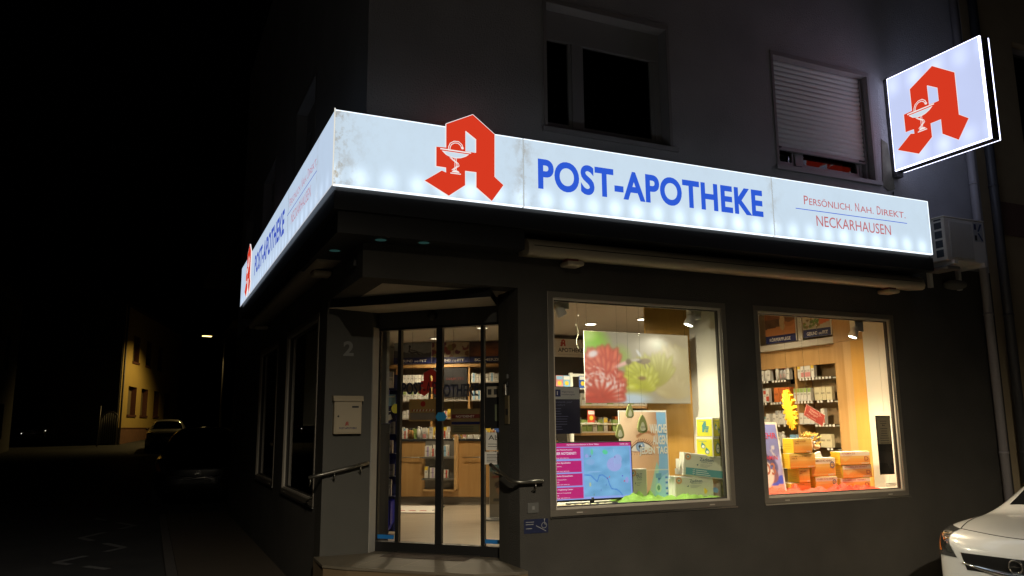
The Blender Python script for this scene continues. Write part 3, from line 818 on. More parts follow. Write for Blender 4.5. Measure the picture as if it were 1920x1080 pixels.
M_redT = em("backlit_red_text", (.52, .15, .16), 1.0)
M_case = pm("sign_case", (.05, .05, .05), .6)
M_outl = em("emblem_outline", (.92, .86, .84), 1.0)
M_bowl = em("emblem_bowl", (.62, .72, .82), 1.0)
sg = thing("pharmacy_sign", "long backlit white corner sign with blue lettering and big red A wrapping both facades", "sign", (SX, SX, SZ0))
seg = [(SX + .006, 1.360), (1.372, 4.269), (4.281, SXE)]
for a0, a1 in seg:
    g = MB(); g.rect(FS, a0, a1, .010, HS - .008, .0, M_sgF, uv=True)
    g.rect(FS, a0, a1, 0, .010, .001, M_edge); g.rect(FS, a0, a1, HS - .008, HS, .001, M_edge)
    g.poly([FS.p(a0, HS, .001), FS.p(a1, HS, .001), FS.p(a1, HS, -.03), FS.p(a0, HS, -.03)], M_edge)
    g.poly([FS.p(a0, 0, .001), FS.p(a0, 0, -.03), FS.p(a1, 0, -.03), FS.p(a1, 0, .001)], M_edge)
    if a1 == SXE: g.rect(FS, a1 - .012, a1, .01, HS - .008, .0012, M_edge)
    g.build("front_panel", sg)
for a0, a1 in ((-SYE, -2.03), (-2.02, -SX - .008)):
    g = MB(); g.rect(LS, a0, a1, .012, HS - .008, 0, M_sgL, uv=True)
    g.rect(LS, a0, a1, 0, .012, .001, M_edgeL); g.rect(LS, a0, a1, HS - .008, HS, .001, pm("edge_trim_side", (.5, .46, .44), .5))
    g.build("side_panel", sg)
g = MB(); g.box(SX - .004, SX + .005, SX - .004, SX + .005, SZ0 - .004, SZ1 + .012, M_edgew); g.build("corner_trim", sg)
for a in (1.366, 4.275):
    g = MB(); g.rect(FS, a - .005, a + .005, .0, HS, -.001, em("seam_dim", (.62, .68, .70), .82)); g.build("seam", sg)
g = MB()   # metal case behind the panels, L-shaped, with a stepped soffit
Lp = [(SX + .035, SX + .035), (SXE, SX + .035), (SXE, -.006), (-.006, -.006), (-.006, SYE), (SX + .035, SYE)]
g.prism(W, Lp, SZ0 - .035, SZ1 - .002, M_case)
g.build("case", sg)
M_soff = pm("soffit_metal", (.022, .022, .024), .5, var=.1, vs=3)
g = MB(); Ls = [(SX + .02, SX + .02), (SXE + .02, SX + .02), (SXE + .02, -.002), (-.002, -.002), (-.002, SYE), (SX + .02, SYE)]
g.prism(W, Ls, SZ0 - .19, SZ0 - .037, M_soff); g.build("base_profile", sg)
g = MB(); Ls = [(-.285, -.285), (1.40, -.285), (1.40, -.008), (-.008, -.008), (-.008, 1.5), (-.285, 1.5)]
g.prism(W, Ls, 3.145, SZ0 - .192, M_soff); g.build("soffit", sg, label="dark soffit body under the illuminated sign")
M_dl0 = em("downlight_glint", (.25, .75, .65), .04)  # teal glint on the unlit downlights, painted as weak emission
# A on the front and on the side
def bigA(fr, a, k, c, line):
    g = MB(); logo(g, fr.at(a, .010, 0), k, c, c + .014, M_redA, line); o = g.build("red_letter", sg, label="big red gothic letter A with bowl and snake emblem")
    g = MB(); e = fr.at(a, .010, c + .0165); emblem(g, e, k, 0, M_outl, M_bowl); g.build("emblem", o)
    g = MB(); q = [(x * k, y * k) for x, y in APO]; ql = q + [q[0]]
    g.ribbon(fr.at(a, .010, c + .015), ql, .006 * k, 0, line); qh = [(x * k, y * k) for x, y in APH]; g.ribbon(fr.at(a, .010, c + .015), qh + [qh[0]], .005 * k, 0, line); g.build("letter_outline", o)
bigA(FS, .80, 1.0, .004, M_outl)
bigA(LS, -5.70, 1.0, .004, M_outl)
g = MB(); g.text(FS, "POST-APOTHEKE", 1.512, .187, 2.625, .292, .003, M_blueL, bold=.034, res=6, space=1.07); g.build("blue_lettering", sg)
def persl(fr, a, c, mt, ml, sx=1.0):
    g = MB(); x = a
    for w1, w2, ww in (("P", "ERSÖNLICH.", .70), ("N", "AH.", .28), ("D", "IREKT.", .455)):
        cw = .075
        g.text(fr, w1, x, .395, cw * .8, .098, c, mt, bold=.004); 
        hh = .072 * (1.27 if "Ö" in w2 else 1)
        g.text(fr, w2, x + cw, .395, ww - cw, hh, c, mt, bold=.004)
        x += ww + .055; g.build("red_slogan", sg); g = MB()
    g = MB(); g.rect(fr, a - .125, a + 1.56, .333, .341, c, ml); g.build("underline", sg)
    g = MB(); g.text(fr, "NECKARHAUSEN", a + .16, .170, 1.125, .118, c, mt, bold=.002); g.build("red_place_name", sg)
persl(FS, 4.712, .003, M_redT, M_blueL)
g = MB(); g.text(LS, "POST-APOTHEKE", -5.0, .187, 2.74, .292, .003, M_blueS, bold=.030, space=1.05); g.build("blue_lettering", sg)
persl(LS, -1.93, .003, em("side_red_text", (.50, .24, .32), 1.0), M_blueS)
# unlit downlights in the soffit
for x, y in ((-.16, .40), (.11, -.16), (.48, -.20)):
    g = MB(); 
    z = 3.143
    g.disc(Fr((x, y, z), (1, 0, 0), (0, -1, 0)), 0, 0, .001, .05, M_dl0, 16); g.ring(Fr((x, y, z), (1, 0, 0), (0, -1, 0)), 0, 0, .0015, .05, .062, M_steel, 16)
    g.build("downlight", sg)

# projecting double sided sign
M_sgP = signmat("backlit_projecting_acrylic", (.51, .575, .83), 1.10, .46, .30, (.12, 1.07), 1.19, False, sig=.12)
M_edgeP = em("acrylic_edge_lavender", (.66, .68, .93), 4.5)
PS = Fr((6.50, 0, 4.60), (0, -1, 0), (0, 0, 1))
ps = thing("projecting_sign", "square backlit double panel sign with red A sticking out from the right of the wall", "sign", (6.57, -.07, 4.6))
a0, a1, H = .075, 1.30, 1.19
g = MB(); g.rect(PS, a0 + .006, a1 - .02, .012, H - .006, 0, M_sgP, uv=True); g.rect(PS, a1 - .02, a1, 0, H, .001, M_edgeP); g.rect(PS, a0, a1 - .02, 0, .012, .001, M_edgeP); g.rect(PS, a0, a1 - .02, H - .006, H, .001, M_edgeP)
g.fbox(PS, a0, a1, 0, H, -.02, -.001, M_edgeP); g.build("front_panel", ps)
g = MB(); g.fbox(PS, a0, a1, 0, H, -.158, -.1425, M_edgeP, front=M_case); g.rect(Fr((6.6625, 0, 4.6), (0, 1, 0), (0, 0, 1)), -a1, -a0, 0, H, 0, M_sgP, uv=True); g.build("back_panel", ps)
g = MB(); g.fbox(PS, a0 + .006, a1 - .006, .006, H - .006, -.141, -.021, M_case); g.build("case", ps)
g = MB(); g.fbox(PS, -.03, a0 - .002, -.06, H + .02, -.14, -.03, M_case); g.build("wall_bracket", ps)
kA = 1.30
g = MB(); frp = PS.at(.62, .10, .003)
AP2 = [(x * 1.12, y * 1.0) for x, y in APO]; 
g.flat(frp, [(x * kA * .98, y * kA * .98) for x, y in APO], 0, M_redA, hole=[(x * kA * .98, y * kA * .98) for x, y in APH]); ra = g.build("red_letter", ps)
g = MB(); emblem(g, frp, kA * .98, .002, M_outl, M_bowl); g.build("emblem", ra)
g = MB(); q = [(x * kA * .98, y * kA * .98) for x, y in APO]; g.ribbon(frp, q + [q[0]], .007, .001, M_outl); q = [(x * kA * .98, y * kA * .98) for x, y in APH]; g.ribbon(frp, q + [q[0]], .006, .001, M_outl); g.build("letter_outline", ra)
mb = MB(); M_old = pm("weathered_patch", (.20, .19, .15), .9, var=.5, vs=9, bump=.5)
mb.prism(FACADE, [(6.36, 4.42), (6.44, 4.36), (6.56, 4.40), (6.50, 4.98), (6.40, 5.02)], .0, .004, M_old); part(mb, "repair_patch", label="weathered bare patch of wall by the projecting sign")
mb = MB(); mb.tube([(6.515, -.01, 4.36), (6.52, -.012, 4.17)], .006, M_black, 6); part(mb, "cable")

# ------------------------------------------------------------------ awning cassettes
def cassette(fr, a0, a1, label):
    t = thing("awning_cassette", label, "awning", fr.p((a0 + a1) / 2, 3.12, .1))
    M_cas = M_cream
    pr = [(.01, 3.265), (.10, 3.285), (.19, 3.275), (.235, 3.23), (.25, 3.17), (.235, 3.13), (.20, 3.118), (.01, 3.14)]
    def ext(a, b, name, mat, sc=1.0):
        g = MB(); P = [(x, z) for x, z in pr]
        A = [fr.p(a, z, x) for x, z in P]; B = [fr.p(b, z, x) for x, z in P]; n = len(P)
        g.mesh(A + B, [(i, (i + 1) % n, n + (i + 1) % n, n + i) for i in range(n)], mat, True)
        g.poly(A, mat); g.poly(B[::-1], mat); return g.build(name, t)
    ext(a0, a1, "housing", M_cas); ext(a0 - .035, a0 - .002, "end_cap", M_cas); ext(a1 + .002, a1 + .03, "end_cap", M_cas)
    g = MB(); g.fbox(fr, a0 + .02, a1 - .02, 3.203, 3.208, .238, .2475, M_ink); g.build("slot", t)
    for a in (a0 + .48, a1 - .42):
        g = MB(); g.fbox(fr, a - .09, a + .09, 3.06, 3.112, .02, .20, M_cas); g.build("bracket", t, bevel=.02)
        g = MB(); g.fbox(fr, a - .10, a + .02, 3.10, 3.118, .10, .2, pm("bracket_red", (.14, .03, .02), .5)); g.build("joint", t)
cassette(FACADE, 1.50, 6.58, "long cream folded awning cassette above the lit shop windows")
cassette(LEFT, -6.4, -.85, "cream awning cassette on the dark side street wall")
mb = MB(); mb.fbox(LEFT, -.50, -.22, 2.98, 3.06, .001, .03, M_case); mb.build("junction_box", None, "small dark plate under the sign on the side street corner", "plate", bevel=.005)

# ------------------------------------------------------------------ air conditioner
ac = thing("air_conditioner", "white outdoor air conditioner unit on brackets right of the sign", "air conditioner", (7.15, -.25, 3.46))
M_acw = pm("ac_casing", (.72, .70, .67), .5, var=.06)
g = MB(); g.box(6.89, 7.60, -.36, -.03, 3.478, 4.0, M_acw); body = g.build("body", ac, bevel=.012)
g = MB(); g.fbox(FACADE, 6.96, 7.36, 3.51, 3.95, .361, .372, pm("ac_front", (.55, .54, .52), .55)); g.build("front_cover", ac, bevel=.03)
g = MB(); g.box(6.88, 7.61, -.368, -.025, 4.002, 4.016, M_acw); g.build("top_cover", ac, bevel=.008)
fl = Fr((6.8895, 0, 0), (0, -1, 0), (0, 0, 1)); M_grl = pm("ac_grille", (.05, .06, .08), .6)
for z0, z1 in ((3.52, 3.61), (3.635, 3.725), (3.75, 3.84), (3.865, 3.945), (3.965, 3.985)):
    g = MB(); g.fbox(fl, .225, .322, z0, z1, .0005, .004, M_grl); g.build("grille", ac, bevel=.004)
g = MB(); M_lb = pm("label_blue", (.03, .06, .16), .5); M_lw = pm("label_white", (.45, .46, .48), .5)
FA = FACADE.at(.125, .02, -.1)
g.rect(FA, 7.27, 7.44, 3.72, 3.96, .4635, M_lw); g.rect(FA, 7.285, 7.325, 3.87, 3.94, .465, M_navy); g.rect(FA, 7.285, 7.325, 3.735, 3.80, .465, M_ink)
g.flat(FA, [(7.34, 3.85), (7.37, 3.85), (7.43, 3.945), (7.395, 3.945)], .465, M_lb); g.flat(FA, [(7.34, 3.83), (7.37, 3.83), (7.44, 3.735), (7.405, 3.735)], .465, M_lb)
g.build("label_plate", ac)
for x in (6.96, 7.48):
    g = MB(); g.box(x, x + .05, -.40, -.004, 3.43, 3.476, M_acw); g.box(x, x + .05, -.05, -.006, 3.20, 3.428, M_acw); g.build("bracket", ac)
g = MB(); g.box(6.88, 7.10, -.36, -.055, 3.37, 3.41, pm("tray_grey", (.22, .21, .20), .5)); g.build("drip_tray", ac, bevel=.01)
mb = MB(); mb.ball((7.30, -.12, 3.24), .17, .11, .06, pm("cover_grey", (.10, .10, .09), .6)); mb.build("vent_cover", None, "rounded grey cover on the wall under the air conditioner", "cover")

# ------------------------------------------------------------------ downpipes and neighbour
M_pipe = pm("painted_downpipe", (.34, .32, .33), .5, var=.06); M_piped = pm("dark_downpipe", (.06, .06, .065), .5, var=.1)
def pipe(x, y, z0, z1, r, mat, label):
    t = thing("downpipe", label, "downpipe", (x, y, z0))
    g = MB(); g.tube([(x, y, z0), (x, y, z1)], r, mat, 16); g.build("pipe", t)
    for z in (1.2, 2.9, 4.6, 6.3, 8.0):
        if z0 < z < z1: g = MB(); g.tube([(x, y, z), (x, y, z + .03)], r + .006, mat, 16); g.build("clamp", t)
pipe(7.92, -.075, -.13, 9.3, .052, M_pipe, "pale painted downpipe near the right end of the pharmacy wall")
pipe(8.27, -.10, -.13, 10.0, .058, M_piped, "dark downpipe between the pharmacy and the neighbouring house")
nb = thing("neighbour_house", "brown rendered house adjoining the pharmacy at the right edge", "building", (12, 2, 0))
M_nb = pm("neighbour_render", (.42, .33, .20), .9, var=.15, vs=3, bump=.5, bs=120); M_nbd = pm("neighbour_band", (.16, .095, .075), .8, var=.15)
g = MB(); g.wall(FACADE, 8.18, 15, -.3, 10, -.3, -.03, M_nb, [(9.22, 10.4, 5.0, 6.9), (9.2, 10.4, 1.2, 2.9)]); g.build("wall", nb)
g = MB(); g.box(8.36, 15, .004, .028, 4.02, 4.47, M_nbd); g.build("band", nb)
for r in ((9.22, 10.4, 5.0, 6.9), (9.2, 10.4, 1.2, 2.9)):
    g = MB(); w = .08
    for q in ((r[0], r[1], r[2], r[2] + w), (r[0], r[1], r[3] - w, r[3]), (r[0], r[0] + w, r[2] + w, r[3] - w), (r[1] - w, r[1], r[2] + w, r[3] - w)): g.fbox(FACADE, *q, -.22, -.15, M_wf)
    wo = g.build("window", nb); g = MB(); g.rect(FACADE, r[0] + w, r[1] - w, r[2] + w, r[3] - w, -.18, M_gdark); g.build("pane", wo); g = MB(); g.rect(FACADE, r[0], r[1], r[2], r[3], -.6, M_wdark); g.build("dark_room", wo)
g = MB(); g.box(8.18, 15, .03, 8, 10.004, 10.2, M_nbd); g.build("roof", nb)

# ------------------------------------------------------------------ cars
def car_sections():
    # x, half width, z bottom, z shoulder, (side upper y,z), (roof edge y,z), z top centre
    return [
     (-.03, .40, .40, .62, .38, .69, .26, .715, .72),
     (.03, .60, .27, .70, .57, .765, .42, .79, .80),
     (.12, .745, .21, .765, .71, .83, .54, .855, .865),
     (.32, .845, .185, .81, .81, .875, .62, .90, .912),
     (.70, .892, .18, .845, .85, .905, .66, .935, .945),
     (1.10, .90, .18, .87, .855, .92, .68, .95, .962),
     (1.34, .90, .18, .89, .84, .94, .70, .965, .98),
     (1.70, .90, .18, .905, .80, 1.03, .66, 1.20, 1.235),
     (2.15, .90, .18, .92, .76, 1.15, .60, 1.415, 1.455),
     (2.80, .90, .18, .935, .75, 1.18, .60, 1.455, 1.50),
     (3.50, .89, .18, .95, .74, 1.18, .59, 1.42, 1.46),
     (3.95, .87, .20, .95, .73, 1.10, .58, 1.26, 1.29),
     (4.22, .82, .25, .92, .70, .97, .55, 1.02, 1.04),
     (4.33, .72, .32, .82, .62, .87, .48, .90, .91)]
_carbase = {}
def car_shell():
    if _carbase: return _carbase["d"]
    S = car_sections(); V = []; F = []
    for x, w, zb, zs, y6, z6, y7, z7, zt in S:
        zm = zb + (zs - zb) * .52
        half = [(0, zb), (w * .62, zb), (w * .93, zb + .05), (w * .995, zb + (zm - zb) * .6), (w, zm), (w * .995, zs - .03), (w * .965, zs + .02) if x > 1.2 else (w * .97, zs), (y6, z6), (y7, z7), (y7 * .5, (z7 + zt) / 2 + .004), (0, zt)]
        ring = [(x, y, z) for y, z in half] + [(x, -y, z) for y, z in half[-2:0:-1]]
        V += ring
    n = 20
    for i in range(len(S) - 1):
        for k in range(n): F.append((i * n + k, i * n + (k + 1) % n, (i + 1) * n + (k + 1) % n, (i + 1) * n + k))
    F.append(tuple(range(n))[::-1]); F.append(tuple((len(S) - 1) * n + k for k in range(n)))
    me = bpy.data.meshes.new("shell"); me.from_pydata(V, [], F)
    bm = bmesh.new(); bm.from_mesh(me); bmesh.ops.recalc_face_normals(bm, faces=bm.faces); bm.to_mesh(me); bm.free()
    o = bpy.data.objects.new("shell", me); COL.objects.link(o)
    md = o.modifiers.new("s", 'SUBSURF'); md.levels = 3; md.render_levels = 3
    dg = bpy.context.evaluated_depsgraph_get(); ev = o.evaluated_get(dg); em_ = ev.to_mesh()
    vs = [v.co.copy() for v in em_.vertices]; fs = [tuple(p.vertices) for p in em_.polygons]
    ev.to_mesh_clear(); bpy.data.objects.remove(o); bpy.data.meshes.remove(me)
    _carbase["d"] = (vs, fs, BVHTree.FromPolygons(vs, fs)); return _carbase["d"]

M_carw = pm("white_car_paint", (.62, .63, .63), .28, var=.01, coat=1.0)
def car(name, loc, heading, paint, label, lod=0, sc=(1, 1, 1), tail_lit=False, lit=()):
    """nose at local x=0, rear at +x; y half = left/right"""
    vs, fs, bvh = car_shell()
    t = thing(name, label, "car", loc); t.rotation_euler = (0, 0, heading); t.scale = sc
    def put(mb, nm, parent=t, bevel=0, lab=None):
        # build in local coordinates
        me_o = MB.build(mb, nm, None, lab, None, origin=(0, 0, 0), bevel=bevel); me_o.parent = parent; me_o.location = (0, 0, 0); return me_o
    b = MB(); b.mesh(vs, fs, paint, True); put(b, "body")
    def patch(P, dirv, off, mat, nm, nu=12, nv=8, parent=t):
        """P: 4 corner points (3D) a b c d; bilinear grid dropped onto the shell"""
        a, bb, c, d = [Vector(q) for q in P]; dv = Vector(dirv).normalized(); out = []
        for j in range(nv + 1):
            for i in range(nu + 1):
                u, v = i / nu, j / nv
                p = (a * (1 - u) + bb * u) * (1 - v) + (d * (1 - u) + c * u) * v
                h, nn, _, _ = bvh.ray_cast(p - dv * 3, dv)
                if h is None:
                    h, nn, _, _ = bvh.find_nearest(p)
                if nn.dot(dv) > 0: nn = -nn
                out.append(h + nn * off)
        m = MB(); m.mesh(out, [(j * (nu + 1) + i, j * (nu + 1) + i + 1, (j + 1) * (nu + 1) + i + 1, (j + 1) * (nu + 1) + i) for j in range(nv) for i in range(nu)], mat, True)
        return put(m, nm, parent)
    M_cg = pm("car_glass", (.010, .011, .012), .05, spec=.8); M_blk = pm("car_black_trim", (.010, .010, .010), .3)
    M_chr = pm("chrome", (.75, .74, .70), .06, 1.0, var=.02); M_tyre = pm("tyre_rubber", (.018, .018, .018), .85); M_rim = pm("rim_alloy", (.35, .35, .36), .3, .9)
    M_lamp = pm("headlamp_lens", (.05, .05, .05), .08, spec=.8, coat=1.0); M_org = pm("indicator_orange", (.75, .20, .03), .2, coat=1.0); M_seam = pm("panel_gap", (.015, .014, .012), .8)
    # glass
    patch([(1.43, -.66, 1.03), (1.43, .66, 1.03), (2.07, .54, 1.40), (2.07, -.54, 1.40)], (.7, 0, -.75), .004, M_cg, "windscreen", 14, 10)
    for s in (1, -1):
        patch([(1.72, s * 1, 1.0), (2.62, s * 1, .985), (2.62, s * 1, 1.37), (2.22, s * 1, 1.36)], (0, -s, -.12), .004, M_cg, "side_window")
        patch([(2.68, s * 1, .985), (3.55, s * 1, 1.0), (3.40, s * 1, 1.32), (2.68, s * 1, 1.37)], (0, -s, -.12), .004, M_cg, "side_window")
        # headlight: swept lens, orange indicator, reflector pod
        hl = patch([(-.0, s * .54, .655), (.20, s * .86, .645), (.55, s * .875, .895), (.22, s * .63, .885)], (.75, -s * .66, -.12), .006, M_lamp, "headlight", 12, 10)
        patch([(.10, s * .72, .69), (.19, s * .83, .69), (.40, s * .85, .83), (.24, s * .74, .83)], (.70, -s * .72, -.05), .009, M_org, "indicator", 8, 6, hl)
        patch([(.06, s * .63, .71), (.10, s * .70, .71), (.19, s * .72, .80), (.11, s * .66, .80)], (.80, -s * .6, -.05), .010, M_chr, "reflector", 8, 6, hl)
        patch([(.00, s * .58, .692), (.06, s * .64, .69), (.09, s * .65, .745), (.04, s * .60, .745)], (.80, -s * .6, -.05), .010, pm("lamp_projector", (.10, .11, .10), .05, .6), "projector", 6, 6, hl)
        patch([(4.40, s * .52, .72), (4.40, s * .80, .72), (4.40, s * .82, .92), (4.40, s * .58, .92)], (-1, -s * .5, 0), .006, em("tail_lamp_lit", (1, .10, .02), 1.6) if tail_lit and s == -1 else pm("tail_lamp", (.25, .02, .015), .15), "tail_light", 6, 5)
        # bonnet seam and fog recess
        m = MB(); L = []
        for i in range(15):
            u = i / 14; p = Vector((.27 + .95 * u, s * (.60 + .20 * u + .02 * math.sin(u * 3)), 2)); h, nn, _, _ = bvh.ray_cast(p, Vector((0, 0, -1)))
            if h: L.append(h + nn * .0015)
        m.tube(L, .004, M_seam, 5); put(m, "bonnet_gap")
        patch([(-.1, s * .50, .32), (-.1, s * .72, .33), (-.1, s * .74, .44), (-.1, s * .56, .43)], (1, -s * .25, 0), .004, M_blk, "fog_recess", 6, 5)
        m = MB(); m.tube([(2.2, s * .85, .99), (2.24, s * .90, 1.01)], .02, M_blk, 8); m.ball((2.28, s * .93, 1.02), .08, .05, .06, paint); put(m, "wing_mirror")
        for xw in (.82, 3.42):
            m = MB(); m.tube([(xw, s * .70, .315), (xw, s * .905, .315)], .315, M_tyre, 28); wo = put(m, "wheel", t, .03)
            m = MB(); f_ = Fr((xw, s * .908, .315), (s * -1, 0, 0), (0, 0, 1)); m.disc(f_, 0, 0, .002, .21, M_rim, 24)
            for k in range(5):
                an = k * 2 * math.pi / 5; m.disc(f_, .13 * math.cos(an), .13 * math.sin(an), .004, .042, M_blk, 10)
            put(m, "rim", wo)
    m = MB(); L = []
    for i in range(21):   # leading edge of the bonnet
        y = -.60 + 1.2 * i / 20; x = .13 + .14 * (abs(y) / .6) ** 2; h, nn, _, _ = bvh.ray_cast(Vector((x, y, 2)), Vector((0, 0, -1)))
        L.append(h + nn * .0015)
    m.tube(L, .004, M_seam, 5); put(m, "bonnet_gap")
    gr = patch([(-.2, -.44, .57), (-.2, .44, .57), (-.2, .49, .715), (-.2, -.49, .715)], (1, 0, -.06), .005, M_blk, "grille", 20, 8)
    m = MB(); L = []; T = []
    for i in range(33):
        u = -1 + i / 16; y = u * .475; z = .642 + .055 * abs(u) ** 1.6
        h, nn, _, _ = bvh.ray_cast(Vector((-2, y, z)), Vector((1, 0, -.04)))
        if h: L.append(h + Vector((-.014, 0, 0)))
    m.tube(L, [.006 + .018 * (1 - (abs(i - 16) / 16) ** 2.2) for i in range(len(L))], M_chr, 10); put(m, "chrome_bar", gr)
    m = MB(); fe = Fr((L[len(L) // 2].x - .030, 0, .648), (0, -1, 0), (0, 0, 1)); tor = [fe.p(.054 * math.cos(k * math.pi / 12), .054 * math.sin(k * math.pi / 12), 0) for k in range(25)]
    m.tube(tor, .008, M_chr, 8, False); m.prism(fe, [(-.075, -.012), (.004, .004), (.002, -.006), (.075, .012), (-.004, -.004), (-.002, .006)], -.004, .004, M_chr); put(m, "emblem", gr)
    patch([(-.2, -.46, .27), (-.2, .46, .27), (-.2, .50, .45), (-.2, -.50, .45)], (1, 0, 0), .004, M_blk, "lower_grille", 16, 6)
    m = MB(); m.fbox(Fr((-.055, 0, .0), (0, -1, 0), (0, 0, 1)), -.26, .26, .475, .535, 0, .012, M_paper if paint is M_carw else M_blk); put(m, "number_plate", t, .003)
    m = MB(); m.tube([(1.42, -.2, 1.045), (1.52, .35, 1.075)], .006, M_blk, 6); put(m, "wiper")
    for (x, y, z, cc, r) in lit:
        m = MB(); m.ball((x, y, z), r, r, r * .7, em("glint_ball_%d" % int(cc[2] * 100), cc, 1.0)); put(m, "glint_ball")  # added glowing balls that stand in for reflected glints
    return t
M_carw = pm("white_car_paint", (.62, .63, .63), .28, var=.01, coat=1.0)
car("parked_car", (5.0, -2.1, -.2), R(10.5), M_carw, "white hatchback parked in front of the pharmacy with only its front corner showing", sc=(.95, .95, .95))
M_card = pm("black_car_paint", (.006, .006, .006), .25, var=.02, coat=1.0); M_carg = pm("far_white_paint", (.75, .72, .60), .35, var=.02, coat=.6)

# ------------------------------------------------------------------ far end of the side street
def ray_pt(px, py, D):
    return CAMP + (_d + _r2 * ((px - 960) / 1485.888) + _u2 * ((540 - py) / 1485.888)) * D
HB = Vector((-3.04, 40.7, 0)); hd = Vector((.218, .976, 0)).normalized()
hz = .82
HF = Fr((HB.x, HB.y, hz), hd, (0, 0, 1))     # u along the facade away from us, n towards the street (+x side)
yh = thing("yellow_house", "yellow rendered house with stone plinth lit by the street lamp down the side street", "building", (HB.x - 3, HB.y + 5, hz))
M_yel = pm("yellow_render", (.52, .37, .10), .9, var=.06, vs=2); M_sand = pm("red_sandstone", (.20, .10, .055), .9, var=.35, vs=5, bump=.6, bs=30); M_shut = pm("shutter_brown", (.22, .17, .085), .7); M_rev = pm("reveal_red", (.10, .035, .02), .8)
wins = [(1.5, 3.3, 1.55, 3.10), (4.4, 6.0, 1.55, 3.10), (7.6, 9.0, 1.55, 3.10), (10.6, 12.0, 1.55, 3.10), (1.9, 3.3, 4.5, 5.95), (4.9, 6.1, 4.5, 5.95), (8.0, 9.2, 4.5, 5.95)]
g = MB(); g.wall(HF, 0, 15, .84, 7.4, -.4, 0, M_yel, wins, reveal=M_rev); g.build("wall", yh)
g = MB(); g.fbox(HF, -.02, 15, -.5, .78, -.4, .05, M_sand); g.fbox(HF, -.02, 15, .782, .838, -.4, .07, M_rev); g.build("plinth", yh)
for w_ in wins:
    g = MB(); g.rect(HF, w_[0], w_[1], w_[2], w_[3], -.28, M_shut); wo = g.build("window", yh)
    g = MB(); g.fbox(HF, w_[0] - .05, w_[1] + .05, w_[2] - .12, w_[2] - .003, -.2, .06, M_rev); g.build("sill", wo)
g = MB(); rp = [HF.p(0, 7.4, .3), HF.p(15, 7.4, .3), HF.p(15, 10.5, -4), HF.p(0, 10.5, -4)]; g.mesh(rp + [p + Vector((0, 0, -.2)) for p in rp], [(0, 1, 2, 3), (7, 6, 5, 4), (0, 4, 5, 1), (1, 5, 6, 2), (2, 6, 7, 3), (3, 7, 4, 0)], M_rev); g.build("roof", yh)
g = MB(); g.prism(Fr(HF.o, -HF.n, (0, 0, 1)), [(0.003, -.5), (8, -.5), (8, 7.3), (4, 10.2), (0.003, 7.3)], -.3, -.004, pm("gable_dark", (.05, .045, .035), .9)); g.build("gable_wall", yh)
g = MB(); g.tube([HF.p(-.12, -.3, .12), HF.p(-.12, 7.4, .12)], .05, M_pipe, 10); g.build("downpipe", yh)
# street lamp down the street
def street_lamp(name, base, h, arm, label, energy, col, spot, target, blend=.6):
    t = thing(name, label, "street lamp", base); b = Vector(base); a = Vector(arm)
    mp_ = pm("lamp_post_paint", (.02, .02, .02), .5, .5)
    g = MB(); g.tube([b, b + Vector((0, 0, h))], [.07, .045], mp_, 12); g.build("pole", t)
    g = MB(); top = b + Vector((0, 0, h)); e = top + a; g.tube([top, top + a * .5 + Vector((0, 0, .12)), e], .03, mp_, 10); g.build("arm", t)
    g = MB(); f_ = Fr(e, Vector((a.x, a.y, 0)), Vector((0, 0, 1)).cross(Vector((a.x, a.y, 0))))
    g.fbox(f_, -.22, .38, -.12, .12, 0, .10, mp_); hd_ = g.build("lamp_head", t, bevel=.03)
    g = MB(); g.fbox(f_, -.16, .32, -.09, .09, -.035, -.002, em("lamp_lens_" + name, col, 5.0)); g.build("lens", hd_)
    lamp("bulb", 'SPOT', e + Vector((0, 0, -.06)) + a.normalized() * .08, energy, col, t, .08, target, spot, blend)
    return t
lp = ray_pt(391, 630, 45.0)
street_lamp("street_lamp", (lp.x + .9, lp.y + .2, gz(41) - .2), lp.z - gz(41) + .2 - .05, (-.9, -.2, .05), "glowing yellow street lamp above the parked cars down the side street", 820, (1, .70, .25), 128, HF.p(1.6, .4, 1.6))
# gate
gp = ray_pt(180, 830, 40.0); gt = thing("garden_gate", "arched metal gate left of the yellow house", "gate", (gp.x, gp.y, .9)); M_gate = pm("gate_metal", (.25, .24, .22), .5, .4)
fg = Fr((gp.x, gp.y, .86), (_r.x, _r.y, 0), (0, 0, 1))
g = MB(); g.tube([fg.p(.05, -.2, 0), fg.p(.10, 1.9, 0)], .03, M_gate, 8); g.build("post", gt)
g = MB(); g.tube([fg.p(.15, 0, 0), fg.p(.15, 1.2, 0)] + [fg.p(.60 - .45 * math.cos(k * math.pi / 10), 1.2 + .42 * math.sin(k * math.pi / 10), 0) for k in range(1, 10)] + [fg.p(1.05, 1.2, 0), fg.p(1.05, 0, 0)], .02, M_gate, 8); g.build("frame", gt)
g = MB()
for k in range(8): g.tube([fg.p(.22 + k * .108, .02, 0), fg.p(.22 + k * .108, 1.2 + .36 * math.sin((k + .7) / 8.4 * math.pi), 0)], .009, M_gate, 6)
g.build("bars", gt)
cp = ray_pt(212, 800, 43); car("parked_car", (cp.x - .55, cp.y + 4.2, .80), R(-96), M_card, "dark car with one red tail light on behind the garden gate", tail_lit=True)
cw = ray_pt(312, 828, 36); car("parked_car", (cw.x, cw.y, gz(cw.y) - .2), R(88), M_carg, "white car with dark windscreen parked below the street lamp", sc=(1, 1, 1.02))
ck = ray_pt(372, 880, 17.5); car("parked_car", (ck.x, ck.y, gz(ck.y) - .2), R(85), M_card, "black car in silhouette nearest on the side street", sc=(1.05, 1.08, 1.22))
